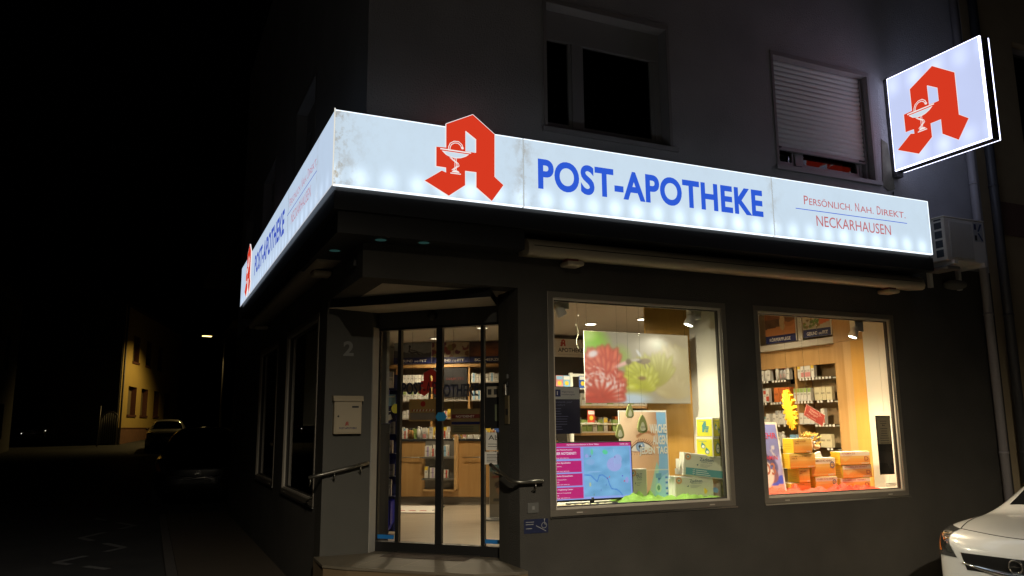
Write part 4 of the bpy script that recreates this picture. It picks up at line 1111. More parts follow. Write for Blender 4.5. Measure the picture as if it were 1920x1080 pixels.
vp = ray_pt(56, 826, 40); car("parked_van", (vp.x + .1, vp.y, gz(vp.y) - .2), R(97), M_card, "guessed dark van with small added glowing glints far left across the street", sc=(1, .9, 1.15),
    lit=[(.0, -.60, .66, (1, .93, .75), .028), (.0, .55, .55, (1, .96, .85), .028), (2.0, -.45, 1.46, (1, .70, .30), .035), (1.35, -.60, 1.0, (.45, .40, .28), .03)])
# dark houses across the side street and at its end
def block(name, x0, x1, y0, y1, z0, z1, label, zb=0):
    t = thing(name, label, "building", ((x0 + x1) / 2, (y0 + y1) / 2, z0)); mt = pm("far_render_" + str(len(label)), (.10, .095, .085), .9, var=.15)
    holes = [(y + .8, y + 1.9, z, z + 1.5) for y in np.arange(y0, y1 - 2.5, 2.6) for z in (zb + 1.2, zb + 4.2)]
    f_ = Fr((x1, 0, 0), (0, 1, 0), (0, 0, 1)); g = MB(); g.wall(f_, y0, y1, z0 - .6, z1, -.3, 0, mt, holes); g.build("wall", t)
    f2 = Fr((0, y0, 0), (1, 0, 0), (0, 0, 1)); g = MB(); g.wall(f2, x0, x1 - .301, z0 - .6, z1, -.3, 0, mt, [(x1 - 2.6, x1 - 1.5, zb + 1.2, zb + 2.7), (x1 - 2.6, x1 - 1.5, zb + 4.2, zb + 5.7)]); g.build("wall", t)
    for h in holes:
        g = MB(); g.rect(f_, h[0], h[1], h[2], h[3], -.2, M_gdark); wo = g.build("window", t)
    g = MB(); xm = (x0 + x1) / 2; g.prism(Fr((0, y0 - .3, 0), (1, 0, 0), (0, 0, 1)), [(x0 - .3, z1), (x1 + .3, z1), (xm, z1 + 3)], -(y1 - y0 + .6), 0, M_wdark); g.build("roof", t)
block("terraced_house", -15, -7.0, 16, 27, 0, 6.5, "unlit terraced house on the left of the side street")
block("terraced_house", -16, -7.4, 27.5, 37, .5, 7.5, "unlit taller house beside the garden gate")
block("terraced_house", 3.0, 10, 44, 58, 1.0, 8, "unlit house closing the right of the side street", 1.0)
block("terraced_house", .3, 8.0, 13, 26, 0, 7, "unlit house beyond the pharmacy on the side street")
# ------------------------------------------------------------------ assumed street lamp, unseen behind the camera, added to light front wall and car
street_lamp("street_lamp", (-2.0, -11.2, -.2), 5.5, (.2, 1.1, .05), "assumed unseen street lamp across the road, added to light the pharmacy front", 4500, (1, .87, .67), 165, (-1.815, -10.22, .0), .35)

# ------------------------------------------------------------------ lamps inside
M_bulb = em("lamp_disc", (1, .93, .72), 9.0)
M_bulbd = em("dim_lamp_disc", (1, .90, .66), 2.2)
def spot_fixture(name, loc, tgt, e, col, label):
    """box housing hung from the ceiling with a tilted spotlight head"""
    x, y, z = loc; t = thing(name, label, "spotlight", (x, y, z))
    g = MB(); g.box(x - .012, x + .012, y - .012, y + .012, z + .16, 3.195, M_whitep); g.build("stem", t)
    g = MB(); g.box(x - .045, x + .085, y - .04, y + .04, z, z + .165, M_whitep); g.build("housing", t, bevel=.004)
    p = Vector((x - .02, y - .01, z + .02)); d = (Vector(tgt) - p).normalized(); q = p + d * .09
    g = MB(); g.tube([p - d * .05, q], [.035, .055], M_whitep, 16); h = g.build("head", t)
    a = d.orthogonal().normalized(); f_ = Fr(q, a, d.cross(a), d); g = MB(); g.disc(f_, 0, 0, .002, .046, M_bulb, 18); g.build("lens", h)
    lamp("bulb", 'SPOT', q + d * .02, e, col, t, .045, tgt, 125, .7)
def ceiling_light(x, y, e, col, label, z=3.2, dim=False, r=.085):
    t = thing("ceiling_light", label, "ceiling light", (x, y, z - .03)); f_ = Fr((x, y, z), (1, 0, 0), (0, -1, 0))
    g = MB(); g.tube([(x, y, z - .001), (x, y, z - .02)], r + .02, M_whitep, 20); g.build("trim", t)
    g = MB(); g.disc(f_, 0, 0, .022, r, M_bulbd if dim else M_bulb, 20); g.build("lens", t)
    if e: lamp("bulb", 'SPOT', (x, y, z - .04), e, col, t, .08, (x, y, 0), 150, .5)
WARM1 = (1, .92, .69); WARM2 = (1, .79, .52); SHOPC = (1, .82, .56)
spot_fixture("display_spotlight", (3.595, .22, 2.68), (2.9, .40, 1.0), 105, WARM1, "white box spotlight at the upper right corner of the left window")
spot_fixture("display_spotlight", (2.01, .22, 2.70), (3.0, .40, 1.1), 240, WARM1, "white box spotlight at the upper left corner of the left window")
spot_fixture("display_spotlight", (5.84, .12, 2.63), (5.2, .40, 1.0), 380, WARM2, "white box spotlight near the right end of the right window")
spot_fixture("display_spotlight", (4.29, .20, 2.66), (5.3, .40, 1.0), 290, WARM2, "white box spotlight at the upper left corner of the right window")
ceiling_light(4.79, 4.42, 80, SHOPC, "left one of two bright round ceiling lights seen through the left window")
ceiling_light(5.26, 3.62, 80, SHOPC, "right one of two bright round ceiling lights seen through the left window")
cl = ceiling_light
cl(2.2, 4.4, 190, SHOPC, "dim round ceiling light near the entrance of the shop", dim=True)
cl(3.35, 5.5, 170, SHOPC, "dim round ceiling light above the counter front", dim=True)
cl(3.15, 7.3, 150, SHOPC, "dim round ceiling light before the back shelves", dim=True)
cl(5.4, 1.7, 105, SHOPC, "assumed unseen round ceiling light before the beauty shelves in the right window", dim=True)  # assumed fixture, hidden from view, added to light the shelves

# ------------------------------------------------------------------ packages
def colm(name, c, r=.5): return pm(name, c, r, var=.03)
C_ = {"white": (.68, .66, .60), "cream": (.62, .56, .36), "pink": (.62, .25, .24), "red": (.50, .06, .03), "orange": (.62, .16, .03), "teal": (.10, .30, .30), "blue": (.04, .10, .35), "sky": (.22, .42, .60), "yellow": (.70, .50, .05), "green": (.30, .42, .12), "grey": (.38, .38, .37), "amber": (.30, .16, .04), "black": (.03, .03, .03), "lilac": (.40, .32, .50)}
def pk(c): return colm("carton_" + c, C_[c])
KINDS = {}
def kind(key, w, h, d, base, style, acc, label, noun="package"): KINDS[key] = (w, h, d, base, style, acc, label, noun)
_first = {}
def place(fr, key, a, z, c, scale=1.0, group=None, tag_="", turn=0.0):
    """one package standing on a shelf; copies share the mesh"""
    w, h, d, base, style, acc, label, noun = KINDS[key]
    fk = (key, tuple(round(x, 3) for x in fr.u), tag_)
    loc = fr.p(a, z, c - d / 2)
    if fk not in _first:
        g = MB(); f_ = Fr((0, 0, 0), fr.u, fr.v, fr.n); B, A = pk(base), pk(acc)
        if style in ("bottle", "spray"):
            n = 14; pr = [(.5, 0), (.5, .62), (.42, .74), (.2, .80), (.2, .86)]
            pts = [f_.p(0, h * q[1], 0) for q in pr]; g.tube(pts, [w * q[0] for q in pr], B, n)
            g.tube([f_.p(0, h * .86, 0), f_.p(0, h, 0)], w * .24, A, 12)
            if style == "spray": g.fbox(f_, -w * .5, w * .18, h * .93, h, -w * .15, w * .15, A)
            g.poly([f_.p(w * .5 * math.sin(t_), h * zz, w * .505 * math.cos(t_)) for t_, zz in ((-.7, .15), (0, .15), (.7, .15), (.7, .5), (0, .5), (-.7, .5))], A)
        else:
            g.fbox(f_, -w / 2, w / 2, 0, h, -d / 2, d / 2, B)
            e = d / 2 + .0012
            if style == "band": g.rect(f_, -w / 2 + .001, w / 2 - .001, h * .08, h * .42, e, A)
            if style == "top": g.rect(f_, -w / 2 + .001, w / 2 - .001, h * .68, h * .99, e, A)
            if style == "dots": g.disc(f_, 0, h * .68, e, w * .28, A, 12)
            if style == "stripe": g.rect(f_, -w * .08, w * .3, .004, h - .004, e, A)
            for q in (.55, .48): g.rect(f_, -w * .36, w * .3, h * q, h * q + h * .025, e + .0005, M_ink)
        o = g.build(noun, None, None, noun, group, origin=(0, 0, 0)); o.location = loc; _first[fk] = o
    else:
        o = _first[fk].copy(); COL.objects.link(o); o.location = loc
    o["label"] = label + tag_; o["category"] = noun
    if group: o["group"] = group
    return o
def row(fr, a0, a1, z, c, keys, gap=.004, group=None, tag_="", price=None):
    a = a0; i = 0
    while True:
        k = keys[i % len(keys)]; w = KINDS[k][0]
        if a + w > a1: break
        place(fr, k, a + w / 2, z, c - random.random() * .012, group=group, tag_=tag_); a += w + gap; i += 1
kind("wht", .062, .15, .06, "white", "plain", "grey", "small white carton")
kind("wht_tall", .055, .19, .05, "white", "top", "grey", "tall white carton with grey top")
kind("wht_red", .062, .20, .05, "white", "band", "red", "white carton with red lower band")
kind("wht_red_cap", .055, .17, .05, "white", "top", "red", "white carton with red top")
kind("pump", .062, .20, .06, "white", "bottle", "white", "white round bottle", "bottle")
kind("spraybot", .062, .25, .06, "white", "spray", "white", "white spray bottle", "bottle")
kind("pinkcap", .058, .17, .05, "grey", "bottle", "pink", "grey bottle with pink cap", "bottle")
kind("pinkpack", .055, .18, .05, "white", "band", "pink", "white and pink carton")
kind("yelpack", .055, .18, .05, "white", "top", "yellow", "white carton with yellow top")
kind("orangebox", .10, .20, .08, "orange", "plain", "white", "plain orange carton")
kind("greypack", .058, .17, .05, "white", "top", "green", "grey white carton with green top")
kind("creampack", .095, .17, .05, "cream", "dots", "cream", "cream carton")
kind("tealpack", .075, .11, .05, "white", "top", "teal", "low white carton with teal top")
kind("bluegrey", .060, .16, .05, "grey", "top", "sky", "blue grey carton")
kind("bluepack", .09, .17, .07, "white", "stripe", "sky", "white carton with pale blue stripe")
kind("yellowbag", .085, .17, .06, "yellow", "band", "amber", "yellow pouch with brown band", "pouch")
kind("lilacpack", .08, .16, .05, "white", "stripe", "lilac", "white carton with lilac stripe")
kind("redpack", .07, .13, .05, "white", "stripe", "red", "white carton with red stripe")
kind("darkbot", .06, .17, .06, "amber", "bottle", "black", "brown glass bottle", "bottle")
kind("greencart", .07, .16, .05, "green", "plain", "white", "pale green carton")
kind("leaflet", .085, .14, .015, "white", "stripe", "grey", "white folded leaflet", "leaflet")
kind("bluecart", .09, .15, .04, "blue", "band", "white", "blue and white carton")

# ------------------------------------------------------------------ right window: shelves on the side wall
SH = Fr((6.47, 0, 0), (0, -1, 0), (0, 0, 1))
t = thing("shelf_unit", "beech wall shelf unit with glass shelves of cosmetics in the right window", "shelf unit", (6.6, 1.8, .36))
M_back = wood("shelf_back", (.40, .28, .15), (.48, .34, .19), rough=.5)
g = MB(); g.fbox(SH, -4.2, -.945, .36, 3.19, -.30, -.27, M_back); g.build("back_panel", t)
g = MB(); g.fbox(SH, -2.68, -.945, 2.35, 2.60, .0, .018, M_wood); g.build("valance", t)
g = MB(); g.fbox(SH, -4.2, -2.69, 2.35, 2.60, .0, .018, M_wood); g.build("valance", t)
M_corn = pm("cornice_cream", (.50, .46, .38), .5, var=.04)
g = MB(); g.fbox(SH, -4.2, -.945, 2.603, 2.685, -.02, .09, M_corn); g.build("cornice", t)
g = MB(); g.fbox(SH, -1.78, -1.74, .36, 2.35, -.26, .01, M_wood); g.build("upright", t); g = MB(); g.fbox(SH, -2.74, -2.70, .36, 2.35, -.26, .01, M_wood); g.build("upright", t)
g = MB(); g.fbox(SH, -2.15, -1.80, 2.14, 2.33, -.268, -.262, M_gdark); g.fbox(SH, -1.20, -.96, 2.20, 2.40, -.268, -.262, M_gdark); g.build("mirror_strip", t)
ROWS = (2.19, 1.885, 1.575, 1.275, .97)
for z in ROWS:
    g = MB(); g.fbox(SH, -3.9, -.96, z - .012, z - .004, -.262, .03, M_gshelf); g.build("shelf", t)
    g = MB(); g.fbox(SH, -1.12, -.965, z - .03, z - .013, -.25, .0, M_whitep); g.build("bracket", t)
G2 = "cosmetics on the glass shelves in the right window"
def w2(keys, y0, y1, z, where): row(SH, -y0, -y1, z, .015, keys, .005, G2, where)
w2(["pump", "wht", "wht_tall", "wht_tall", "wht"], 2.70, 2.20, ROWS[0], " on the top glass shelf at the left")
place(SH, "spraybot", -2.12, ROWS[0], .015, group=G2, tag_=" standing alone on the top glass shelf")
w2(["pinkcap", "pinkcap", "wht"], 2.07, 1.86, ROWS[0], " on the middle of the top glass shelf")
w2(["yelpack", "pinkpack", "pinkpack", "pinkpack"], 1.72, 1.42, ROWS[0], " on the right of the top glass shelf")
w2(["wht_red", "wht_red_cap", "wht_red"], 2.68, 2.24, ROWS[1], " on the second glass shelf at the left")
w2(["orangebox"], 2.20, 1.86, ROWS[1], " behind the sun ornament on the second shelf")
w2(["greypack"], 1.82, 1.48, ROWS[1], " on the middle of the second glass shelf")
w2(["creampack"], 1.44, 1.12, ROWS[1], " on the right of the second glass shelf")
w2(["tealpack", "tealpack", "wht"], 2.55, 2.30, ROWS[2], " on the third glass shelf at the left")
w2(["wht", "wht_tall"], 2.26, 1.82, ROWS[2], " behind the sun ornament on the third shelf")
w2(["wht"], 1.74, 1.45, ROWS[2], " behind the red card on the third shelf")
w2(["wht_red", "pinkpack"], 1.36, 1.24, ROWS[2], " right of the red card on the third shelf")
w2(["pump", "wht_tall", "pump"], 2.45, 2.05, ROWS[3], " on the fourth glass shelf at the left")
w2(["bluegrey"], 1.95, 1.48, ROWS[3], " on the fourth glass shelf behind the doll")
w2(["creampack"], 1.40, 1.18, ROWS[3], " on the right of the fourth glass shelf")
w2(["wht", "wht_tall", "greypack"], 2.3, 1.2, ROWS[4], " on the lowest glass shelf behind the vitamin boxes")
w2(["wht", "greypack", "pinkpack"], 3.4, 2.78, ROWS[1], " on the second shelf beyond the upright")
w2(["wht", "pump"], 3.4, 2.78, ROWS[0], " on the top shelf beyond the upright")
# price tags: part of the shelf unit
g = MB()
for z in ROWS[:4]:
    for k in range(26):
        a = -2.6 + k * .058
        if random.random() < .72: g.fbox(SH, a, a + .034, z - .034, z - .004, .031, .034, M_paper)
g.build("price_tags", t)
# posters above the shelves
P_pic = picm("printed_picture", .45)
def cork():
    cv = Cv(1.0, .8, 40, 32, (.33, .22, .12)); cv.noise(7, .16)
    cv.poly([(0, 0), (0, .22), (.95, .30), (1, .5), (1, 0)], (.72, .48, .28)); cv.rect(0, .55, .52, .8, (.50, .30, .15))
    for k in range(5): cv.rect(.1, .5, .55 + k * .05, .565 + k * .05, (.36, .2, .1))
    cv.ell(.58, .38, .09, .24, (.70, .60, .45)); cv.ell(.80, .36, .16, .13, (.62, .40, .22)); cv.ell(.80, .43, .13, .06, (.40, .25, .13)); cv.ell(.57, .62, .05, .06, (.66, .58, .46)); return cv
def herbs():
    cv = Cv(1, .8, 36, 30, (.70, .66, .58)); rg = np.random.default_rng(5); cv.poly([(.6, .1), (1, .2), (1, .8), (.55, .8)], (.78, .42, .24))
    for k in range(40): cv.ell(.05 + .55 * rg.random(), .05 + .7 * rg.random(), .03 + .04 * rg.random(), .02 + .03 * rg.random(), (.35 + .2 * rg.random(), .33 + .2 * rg.random(), .22), rot=rg.random() * 3)
    return cv
def bluepic():
    cv = Cv(1, .8, 24, 20, (.45, .52, .66)); cv.noise(5, .35); cv.ell(.4, .4, .3, .25, (.25, .33, .6)); return cv
def poster_board(fr, a0, a1, b0, b1, c, strip, words, cvf, label, frame=.012):
    t = thing("poster_board", label, "poster", fr.p((a0 + a1) / 2, b0, c))
    g = MB(); g.fbox(fr, a0, a1, b0, b1, c - .015, c, M_whitep); g.build("board", t)
    g = MB(); g.rect(fr, a0, a1 - frame, b0, b0 + strip, c + .0015, M_navy)
    w = a1 - a0; tot = sum(len(s_) * q for s_, q in words); a = a0 + w * .13
    for s_, q in words:
        ww = w * .72 * len(s_) * q / tot; g.text(fr, s_, a, b0 + strip * .24, ww * .94, strip * (.42 if q == 1 else .26) * (1.25 if "Ö" in s_ else 1), c + .003, M_paper, bold=.012); a += ww + w * .02
    g.build("title_strip", t)
    picture("print", cvf(), fr, a0, a1 - frame, b0 + strip, b1, c + .001, P_pic, t)
pbf = SH.at(0, 0, .10)
poster_board(pbf.at(-2.19, 2.70, 0, yaw=-.06), 0, .56, 0, .47, 0, .105, [("KÖRPERPFLEGE", 1)], cork, "poster of a bath brush and soap titled Körperpflege above the right window shelves")
poster_board(pbf.at(-1.47, 2.715, 0, yaw=-.10), 0, .45, 0, .46, 0, .105, [("GESUND", 1), ("UND", .6), ("FIT", 1)], herbs, "poster of herbs titled Gesund und Fit above the right window shelves")
poster_board(pbf.at(-2.85, 2.68, 0), 0, .52, 0, .47, 0, .03, [("PFLEGE", 1)], bluepic, "bluish poster partly hidden at the left edge of the right window")
mb = MB(); mb.fbox(SH, -1.58, -1.50, 2.69, 3.19, .0, .09, M_corn); part(mb, "pilaster")

# ------------------------------------------------------------------ right window: display
Y0, ZL = .33, .836
DF = Fr((0, Y0, ZL), (1, 0, 0), (0, 0, 1))
def grad_box(name, a, z, w, h, d, yaw, label, rows, style="D", group="orange vitamin cartons", y=None, small=False):
    """orange vitamin carton: printed front with text, yellow side"""
    fr = DF.at(a, z, -(y or 0), yaw=yaw)
    t = thing(name, label, "carton", fr.p(w / 2, 0, -d / 2), group)
    M_yside = colm("carton_yellow_side", (.72, .46, .03)); M_wt = colm("carton_white_edge", (.80, .72, .58)); M_txt = colm("carton_brown_text", (.38, .13, .02)); M_pk = colm("carton_red_text", (.55, .10, .05)); M_lt = colm("carton_pale_text", (.75, .45, .25))
    g = MB(); g.fbox(fr, 0, w, 0, h, -d, 0, M_yside, side=M_yside, top=M_wt); g.build("box", t, bevel=.003)
    cv = Cv(w, h, 24, 18, (.93, .72, .33)); top = .30 if style != "side" else .12
    cv.c[:] = np.array((.98, .84, .46)) * (1 - (1 - cv.Y / h)[..., None]) + np.array((.96, .56, .20)) * (1 - cv.Y / h)[..., None]
    if style in ("D", "W"): cv.rect(0, w, h * .72, h, (.97, .90, .80))
    for k in range(4): cv.rect(0, w, h * (.10 + k * .15), h * (.115 + k * .15), (.97, .82, .52), .6)
    if style == "D": cv.poly([(0, h * .6), (w * .35, h * .6), (w * .17, h * .22)], (.97, .84, .55), .55)
    picture("print", cv, fr, .005, w - .005, .005, h - .005, .0022, P_pic, t)
    g = MB(); c = .0035
    for s_, a_, b_, w_, h_, m_ in rows: g.text(fr, s_, w * a_, h * b_, w * w_, h * h_, c, {"r": M_pk, "b": M_txt, "w": M_wt, "l": M_lt}[m_], bold=.015)
    if style == "W":
        M_gl = colm("globe_navy", (.10, .10, .22)); g.ring(fr, w * .86, h * .62, c, h * .13, h * .18, M_gl, 16)
        for q in (-.09, 0, .09): g.rect(fr, w * .86 - h * .13, w * .86 + h * .13, h * (.62 + q), h * (.635 + q), c + .0005, M_gl)
    g.build("lettering", t)
    g = MB(); f2 = Fr(fr.p(-.002, 0, -d), fr.n, fr.v)
    for k in range(3): g.rect(f2, d * .15, d * .8, h * (.3 + k * .14), h * (.315 + k * .14), 0, M_txt)
    g.build("side_print", t)
    return t
rA = [("VITAMIN D3 HEVERT", .06, .76, .62, .10, "b"), ("2000 IE", .06, .62, .22, .09, "b"), ("HEVERT", .68, .06, .26, .09, "w")]
rB = [("VITAMIN D3", .05, .80, .45, .13, "r"), ("HEVERT", .05, .62, .34, .11, "l"), ("D", .80, .30, .14, .32, "r"), ("HEVERT", .68, .05, .26, .11, "w")]
rC = [("VITAMIN D3 HEVERT", .06, .80, .78, .11, "r"), ("4000 IE", .06, .60, .36, .12, "l"), ("D", .80, .26, .14, .32, "r"), ("HEVERT", .68, .05, .26, .11, "w")]
rW = [("VITAMIN D3 K2 HEVERT", .05, .80, .82, .10, "b"), ("HEVERT", .66, .05, .28, .09, "w")]
X0 = 4.78
grad_box("vitamin_carton", 4.90, .003, .30, .095, .18, -.02, "orange vitamin carton at the bottom of the left stack, half buried in red tulle", rA, "side")
grad_box("vitamin_carton", 5.012, .100, .155, .155, .18, .03, "orange vitamin carton turned edge on, second from the bottom of the left stack", rA, "side", y=-.02)
grad_box("vitamin_carton", 4.885, .257, .373, .163, .125, .0, "wide orange vitamin carton third from the bottom of the left stack", rA, "side", y=-.03)
grad_box("vitamin_carton", 4.950, .422, .265, .162, .17, .03, "orange vitamin carton topmost of the left stack", rA, "side", y=-.03)
grad_box("vitamin_carton", 5.245, .0, .32, .155, .16, .03, "yellow vitamin carton with globe symbol, bottom of the middle stack", rW, "W", y=-.02)
grad_box("vitamin_carton", 5.20, .157, .375, .205, .15, -.03, "large orange vitamin carton with globe symbol, top of the middle stack", rW, "W", y=-.02)
grad_box("vitamin_carton", 5.62, .0, .46, .125, .13, .02, "vitamin carton with letter D, bottom of the right stack behind red tulle", rC, "D", y=-.02)
grad_box("vitamin_carton", 5.655, .127, .47, .145, .13, -.02, "vitamin carton with letter D, middle of the right stack", rC, "D", y=-.03)
grad_box("vitamin_carton", 5.63, .274, .46, .15, .14, .02, "vitamin carton with letter D, topmost of the right stack", rB, "D", y=-.03)
# plush doll peeping from behind the stack
t = thing("plush_doll", "plush doll with straw hair and big pale nose hiding behind the orange cartons", "doll", (5.390, .55, ZL))
M_skin = pm("plush_skin", (.70, .42, .24), .9, var=.05); M_straw = pm("straw_hair", (.75, .52, .12), .8); M_dress = pm("plush_dress", (.60, .35, .12), .9)
zc = ZL + .50
g = MB(); g.ball((5.370, .56, zc), .10, .09, .11, M_skin, 18, 12); g.ball((5.485, .50, zc - .02), .055, .035, .030, M_skin); g.ball((5.340, .56, zc - .26), .12, .10, .20, M_dress, 16, 10)
g.tube([(5.400, .53, zc - .14), (5.470, .44, zc - .20), (5.515, .395, zc - .235)], [.035, .03, .03], M_skin, 10); g.ball((5.530, .385, zc - .24), .045, .03, .026, M_skin); g.build("body", t)
g = MB()
for k in range(70):
    an = random.uniform(-2.6, 2.6); p = Vector((5.370 + .09 * math.sin(an) * random.random(), .55 - .05 * random.random(), zc + .07 + .03 * random.random()))
    if k % 3 == 0: p = Vector((5.450 + .02 * random.random(), .50, zc + .08 - .10 * random.random()))
    q = p + Vector((random.uniform(-.05, .08), random.uniform(-.05, .02), random.uniform(.02, .07))); g.tube([p, (p + q) / 2 + Vector((.008, 0, .01)), q], [.005, .004, .002], M_straw, 5)
g.build("hair", t)
g = MB(); g.ball((5.440, .478, zc + .025), .016, .008, .020, M_paper, 10, 6); g.ball((5.444, .472, zc + .02), .007, .006, .009, M_ink, 8, 6); g.build("eyes", t)
g = MB(); g.prism(FACADE.at(5.370, zc - .12, -.46), [(-.06, 0), (.10, .05), (.12, -.01), (.0, -.06)], 0, .03, M_paper); g.build("collar", t)
# sun ornament hanging
t = thing("sun_ornament", "yellow felt sun ornament hanging edge on in the right window", "ornament", (4.93, .30, 1.52)); M_sun = pm("yellow_felt", (.78, .47, .01), .9, var=.06, bump=.2)
sf = Fr((4.935, .30, 1.735), (.42, .87, .22), (-.13, .0, 1)); sf = Fr(sf.o, sf.u, (sf.v - sf.u * sf.v.dot(sf.u)))
pts = []
for k in range(18):
    an = 2 * math.pi * k / 18; w_ = .20
    for rr, da in ((.135, -.16), (.215, -.09), (.225, .05), (.145, .12)): pts.append((rr * math.cos(an + da), rr * math.sin(an + da)))
g = MB(); g.prism(sf, pts, -.018, .018, M_sun); g.build("felt", t, bevel=.004)
g = MB(); g.tube([sf.p(0, .21, 0), (4.92, .30, 3.19)], .0012, M_gshelf, 4); g.build("thread", t)
# hanging red card
t = thing("hanging_card", "tilted dark red card with white lettering hanging in the right window", "card", (5.3, .3, 1.55)); M_rc = colm("card_red", (.30, .03, .02))
cf = Fr((5.135, .30, 1.675), (.90, .06, -.40), (.20, 0, .90)); cf = Fr(cf.o, cf.u, cf.v - cf.u * cf.v.dot(cf.u))
g = MB(); g.fbox(cf, 0, .31, 0, .135, -.004, 0, M_rc); g.build("card", t)
g = MB(); M_ct = colm("card_text", (.62, .38, .30)); g.text(cf, "Vitamin D-", .06, .088, .2, .03, .0015, M_ct); g.text(cf, "Mangel?", .06, .048, .15, .034, .0015, M_ct); g.text(cf, "Wir testen", .03, .015, .16, .018, .0015, M_ct)
for q in ((0, .31, 0, .004), (0, .31, .131, .135), (0, .004, 0, .135), (.306, .31, 0, .135)): g.rect(cf, *q, .0012, M_ct)
g.build("lettering", t)
g = MB(); g.tube([cf.p(.02, .13, 0), (5.15, .30, 3.19)], .0012, M_gshelf, 4); g.tube([cf.p(.29, .13, 0), (5.42, .30, 3.19)], .0012, M_gshelf, 4); g.build("thread", t)
# standing poster with player
def player():
    cv = Cv(.5, 1.0, 30, 56, (.56, .60, .80)); cv.c[:] = np.array((.50, .55, .85)) + (np.array((.72, .68, .80)) - np.array((.50, .55, .85))) * (1 - cv.Y)[..., None]
    cv.poly([(0, 0), (.5, 0), (.5, .26), (0, .17)], (.30, .38, .85)); cv.poly([(0, 0), (.5, 0), (.5, .13), (0, .10)], (.85, .66, .60))
    cv.ell(.13, .60, .11, .14, (.74, .52, .42)); cv.ell(.12, .68, .12, .09, (.32, .22, .18)); cv.ell(.09, .72, .11, .07, (.40, .28, .22)); cv.ell(.25, .42, .20, .14, (.35, .32, .48), rot=-.5); cv.ell(.33, .26, .10, .11, (.52, .38, .45))
    cv.ell(.17, .28, .19, .21, (.90, .86, .82)); cv.ell(.20, .42, .035, .03, (.75, .25, .20)); cv.ell(.33, .38, .03, .03, (.35, .40, .65))
    cv.line([(.36, .62), (.40, .56), (.44, .50)], .014, (.90, .88, .92)); cv.ell(.40, .66, .03, .035, (.88, .86, .92)); return cv
t = thing("standing_poster", "leaning blue poster of a person in white jersey in the right window", "poster", (4.55, .32, ZL))
pf = Fr((4.335, .27, ZL), (1, .05, 0), (-.03, .12, 1)); pf = Fr(pf.o, pf.u, pf.v - pf.u * pf.v.dot(pf.u))
g = MB(); g.fbox(pf, 0, .475, 0, .77, -.012, 0, M_paper); g.build("board", t)
picture("print", player(), pf, .0, .455, .0, .745, .0015, P_pic, t)
g = MB(); M_pt = colm("poster_red", (.62, .06, .12)); g.text(pf, "MEHR", .17, .59, .27, .062, .003, M_pt, bold=.02); g.text(pf, "VITAMIN", .14, .36, .27, .045, .003, M_pt, bold=.01); g.text(pf, "D3", .185, .20, .17, .13, .003, colm("poster_brown", (.42, .16, .10)), bold=.02); g.build("lettering", t)
# tulle
def tulle(name, x0, x1, y0, y1, mat, hf, label, cat, nx=70, ny=18):
    vs = []; fs = []
    for j in range(ny + 1):
        for i in range(nx + 1):
            x = x0 + (x1 - x0) * i / nx; y = y0 + (y1 - y0) * j / ny
            vs.append((x + .006 * math.sin(37 * y + 11 * x), y, ZL + .003 + hf(x, y)))
    for j in range(ny):
        for i in range(nx): fs.append((j * (nx + 1) + i, j * (nx + 1) + i + 1, (j + 1) * (nx + 1) + i + 1, (j + 1) * (nx + 1) + i))
    g = MB(); g.mesh(vs, fs, mat, False); o = g.build(name, None, label, cat)
    md = o.modifiers.new("thickness", 'SOLIDIFY'); md.thickness = .0012; return o
_rg = np.random.default_rng(11); _pk = [(_rg.random(), _rg.random(), .05 + .12 * _rg.random(), .3 + .7 * _rg.random()) for _ in range(46)]
def crumple(x, y, x0, x1, y0, y1, amp):
    u = (x - x0) / (x1 - x0); v = (y - y0) / (y1 - y0); h = 0
    for a, b, r, s in _pk:
        d = math.hypot((u - a) * (x1 - x0) / .9, (v - b) * .45) / r
        h = max(h, s * max(0, 1 - d))
    h += .12 * abs(math.sin(31 * u + 9 * v)) * abs(math.cos(17 * v - 13 * u))
    return amp * h * min(1, 8 * v + .12, 8 * (1 - v) + .1) * min(1, 12 * u + .2, 14 * (1 - u))
M_tr = pm("red_tulle", (.80, .12, .06), .7, var=.08, trans=.45); M_tg = pm("green_tulle", (.36, .62, .12), .7, var=.08, trans=.45)
def hred(x, y): return crumple(x, y, 4.29, 6.06, .075, .42, .085 + .05 * math.exp(-((x - 5.0) / .16) ** 2) + .04 * math.exp(-((x - 5.75) / .2) ** 2))
tulle("red_tulle", 4.29, 6.08, .075, .42, M_tr, hred, "crumpled red tulle cloth along the bottom of the right window", "cloth")
# opening-hours notice on the right pane
t = thing("opening_hours_frame", "black frame with printed notice on the right edge of the right window", "notice", (6.12, .1, 1.0)); nf = Fr((0, .09, 0), (1, 0, 0), (0, 0, 1))
g = MB(); g.fbox(nf, 6.005, 6.235, 1.005, 1.665, -.004, 0, M_black); g.build("board", t)
g = MB(); g.rect(nf, 6.018, 6.222, 1.345, 1.650, .0012, pm("notice_paper", (.50, .42, .28), .7)); g.build("paper", t)
g = MB(); random.seed(4)
for k in range(9):
    b = 1.60 - k * .027 - (.03 if k > 1 else 0); w_ = random.uniform(.09, .15); g.rect(nf, 6.12 - w_ / 2, 6.12 + w_ / 2, b, b + .005, .002, M_ink)
g.rect(nf, 6.10, 6.112, 1.548, 1.564, .002, M_ink); g.rect(nf, 6.12, 6.135, 1.548, 1.56, .002, M_ink); g.build("print", t)
mb = MB(); 
for k in range(3): mb.rect(FACADE, 6.03, 6.22 - .02 * k, .905 - k * .014, .911 - k * .014, -.046, M_ink)
mb.build("window_lettering", None, "three tiny lines of black print low on the right window pane", "lettering")
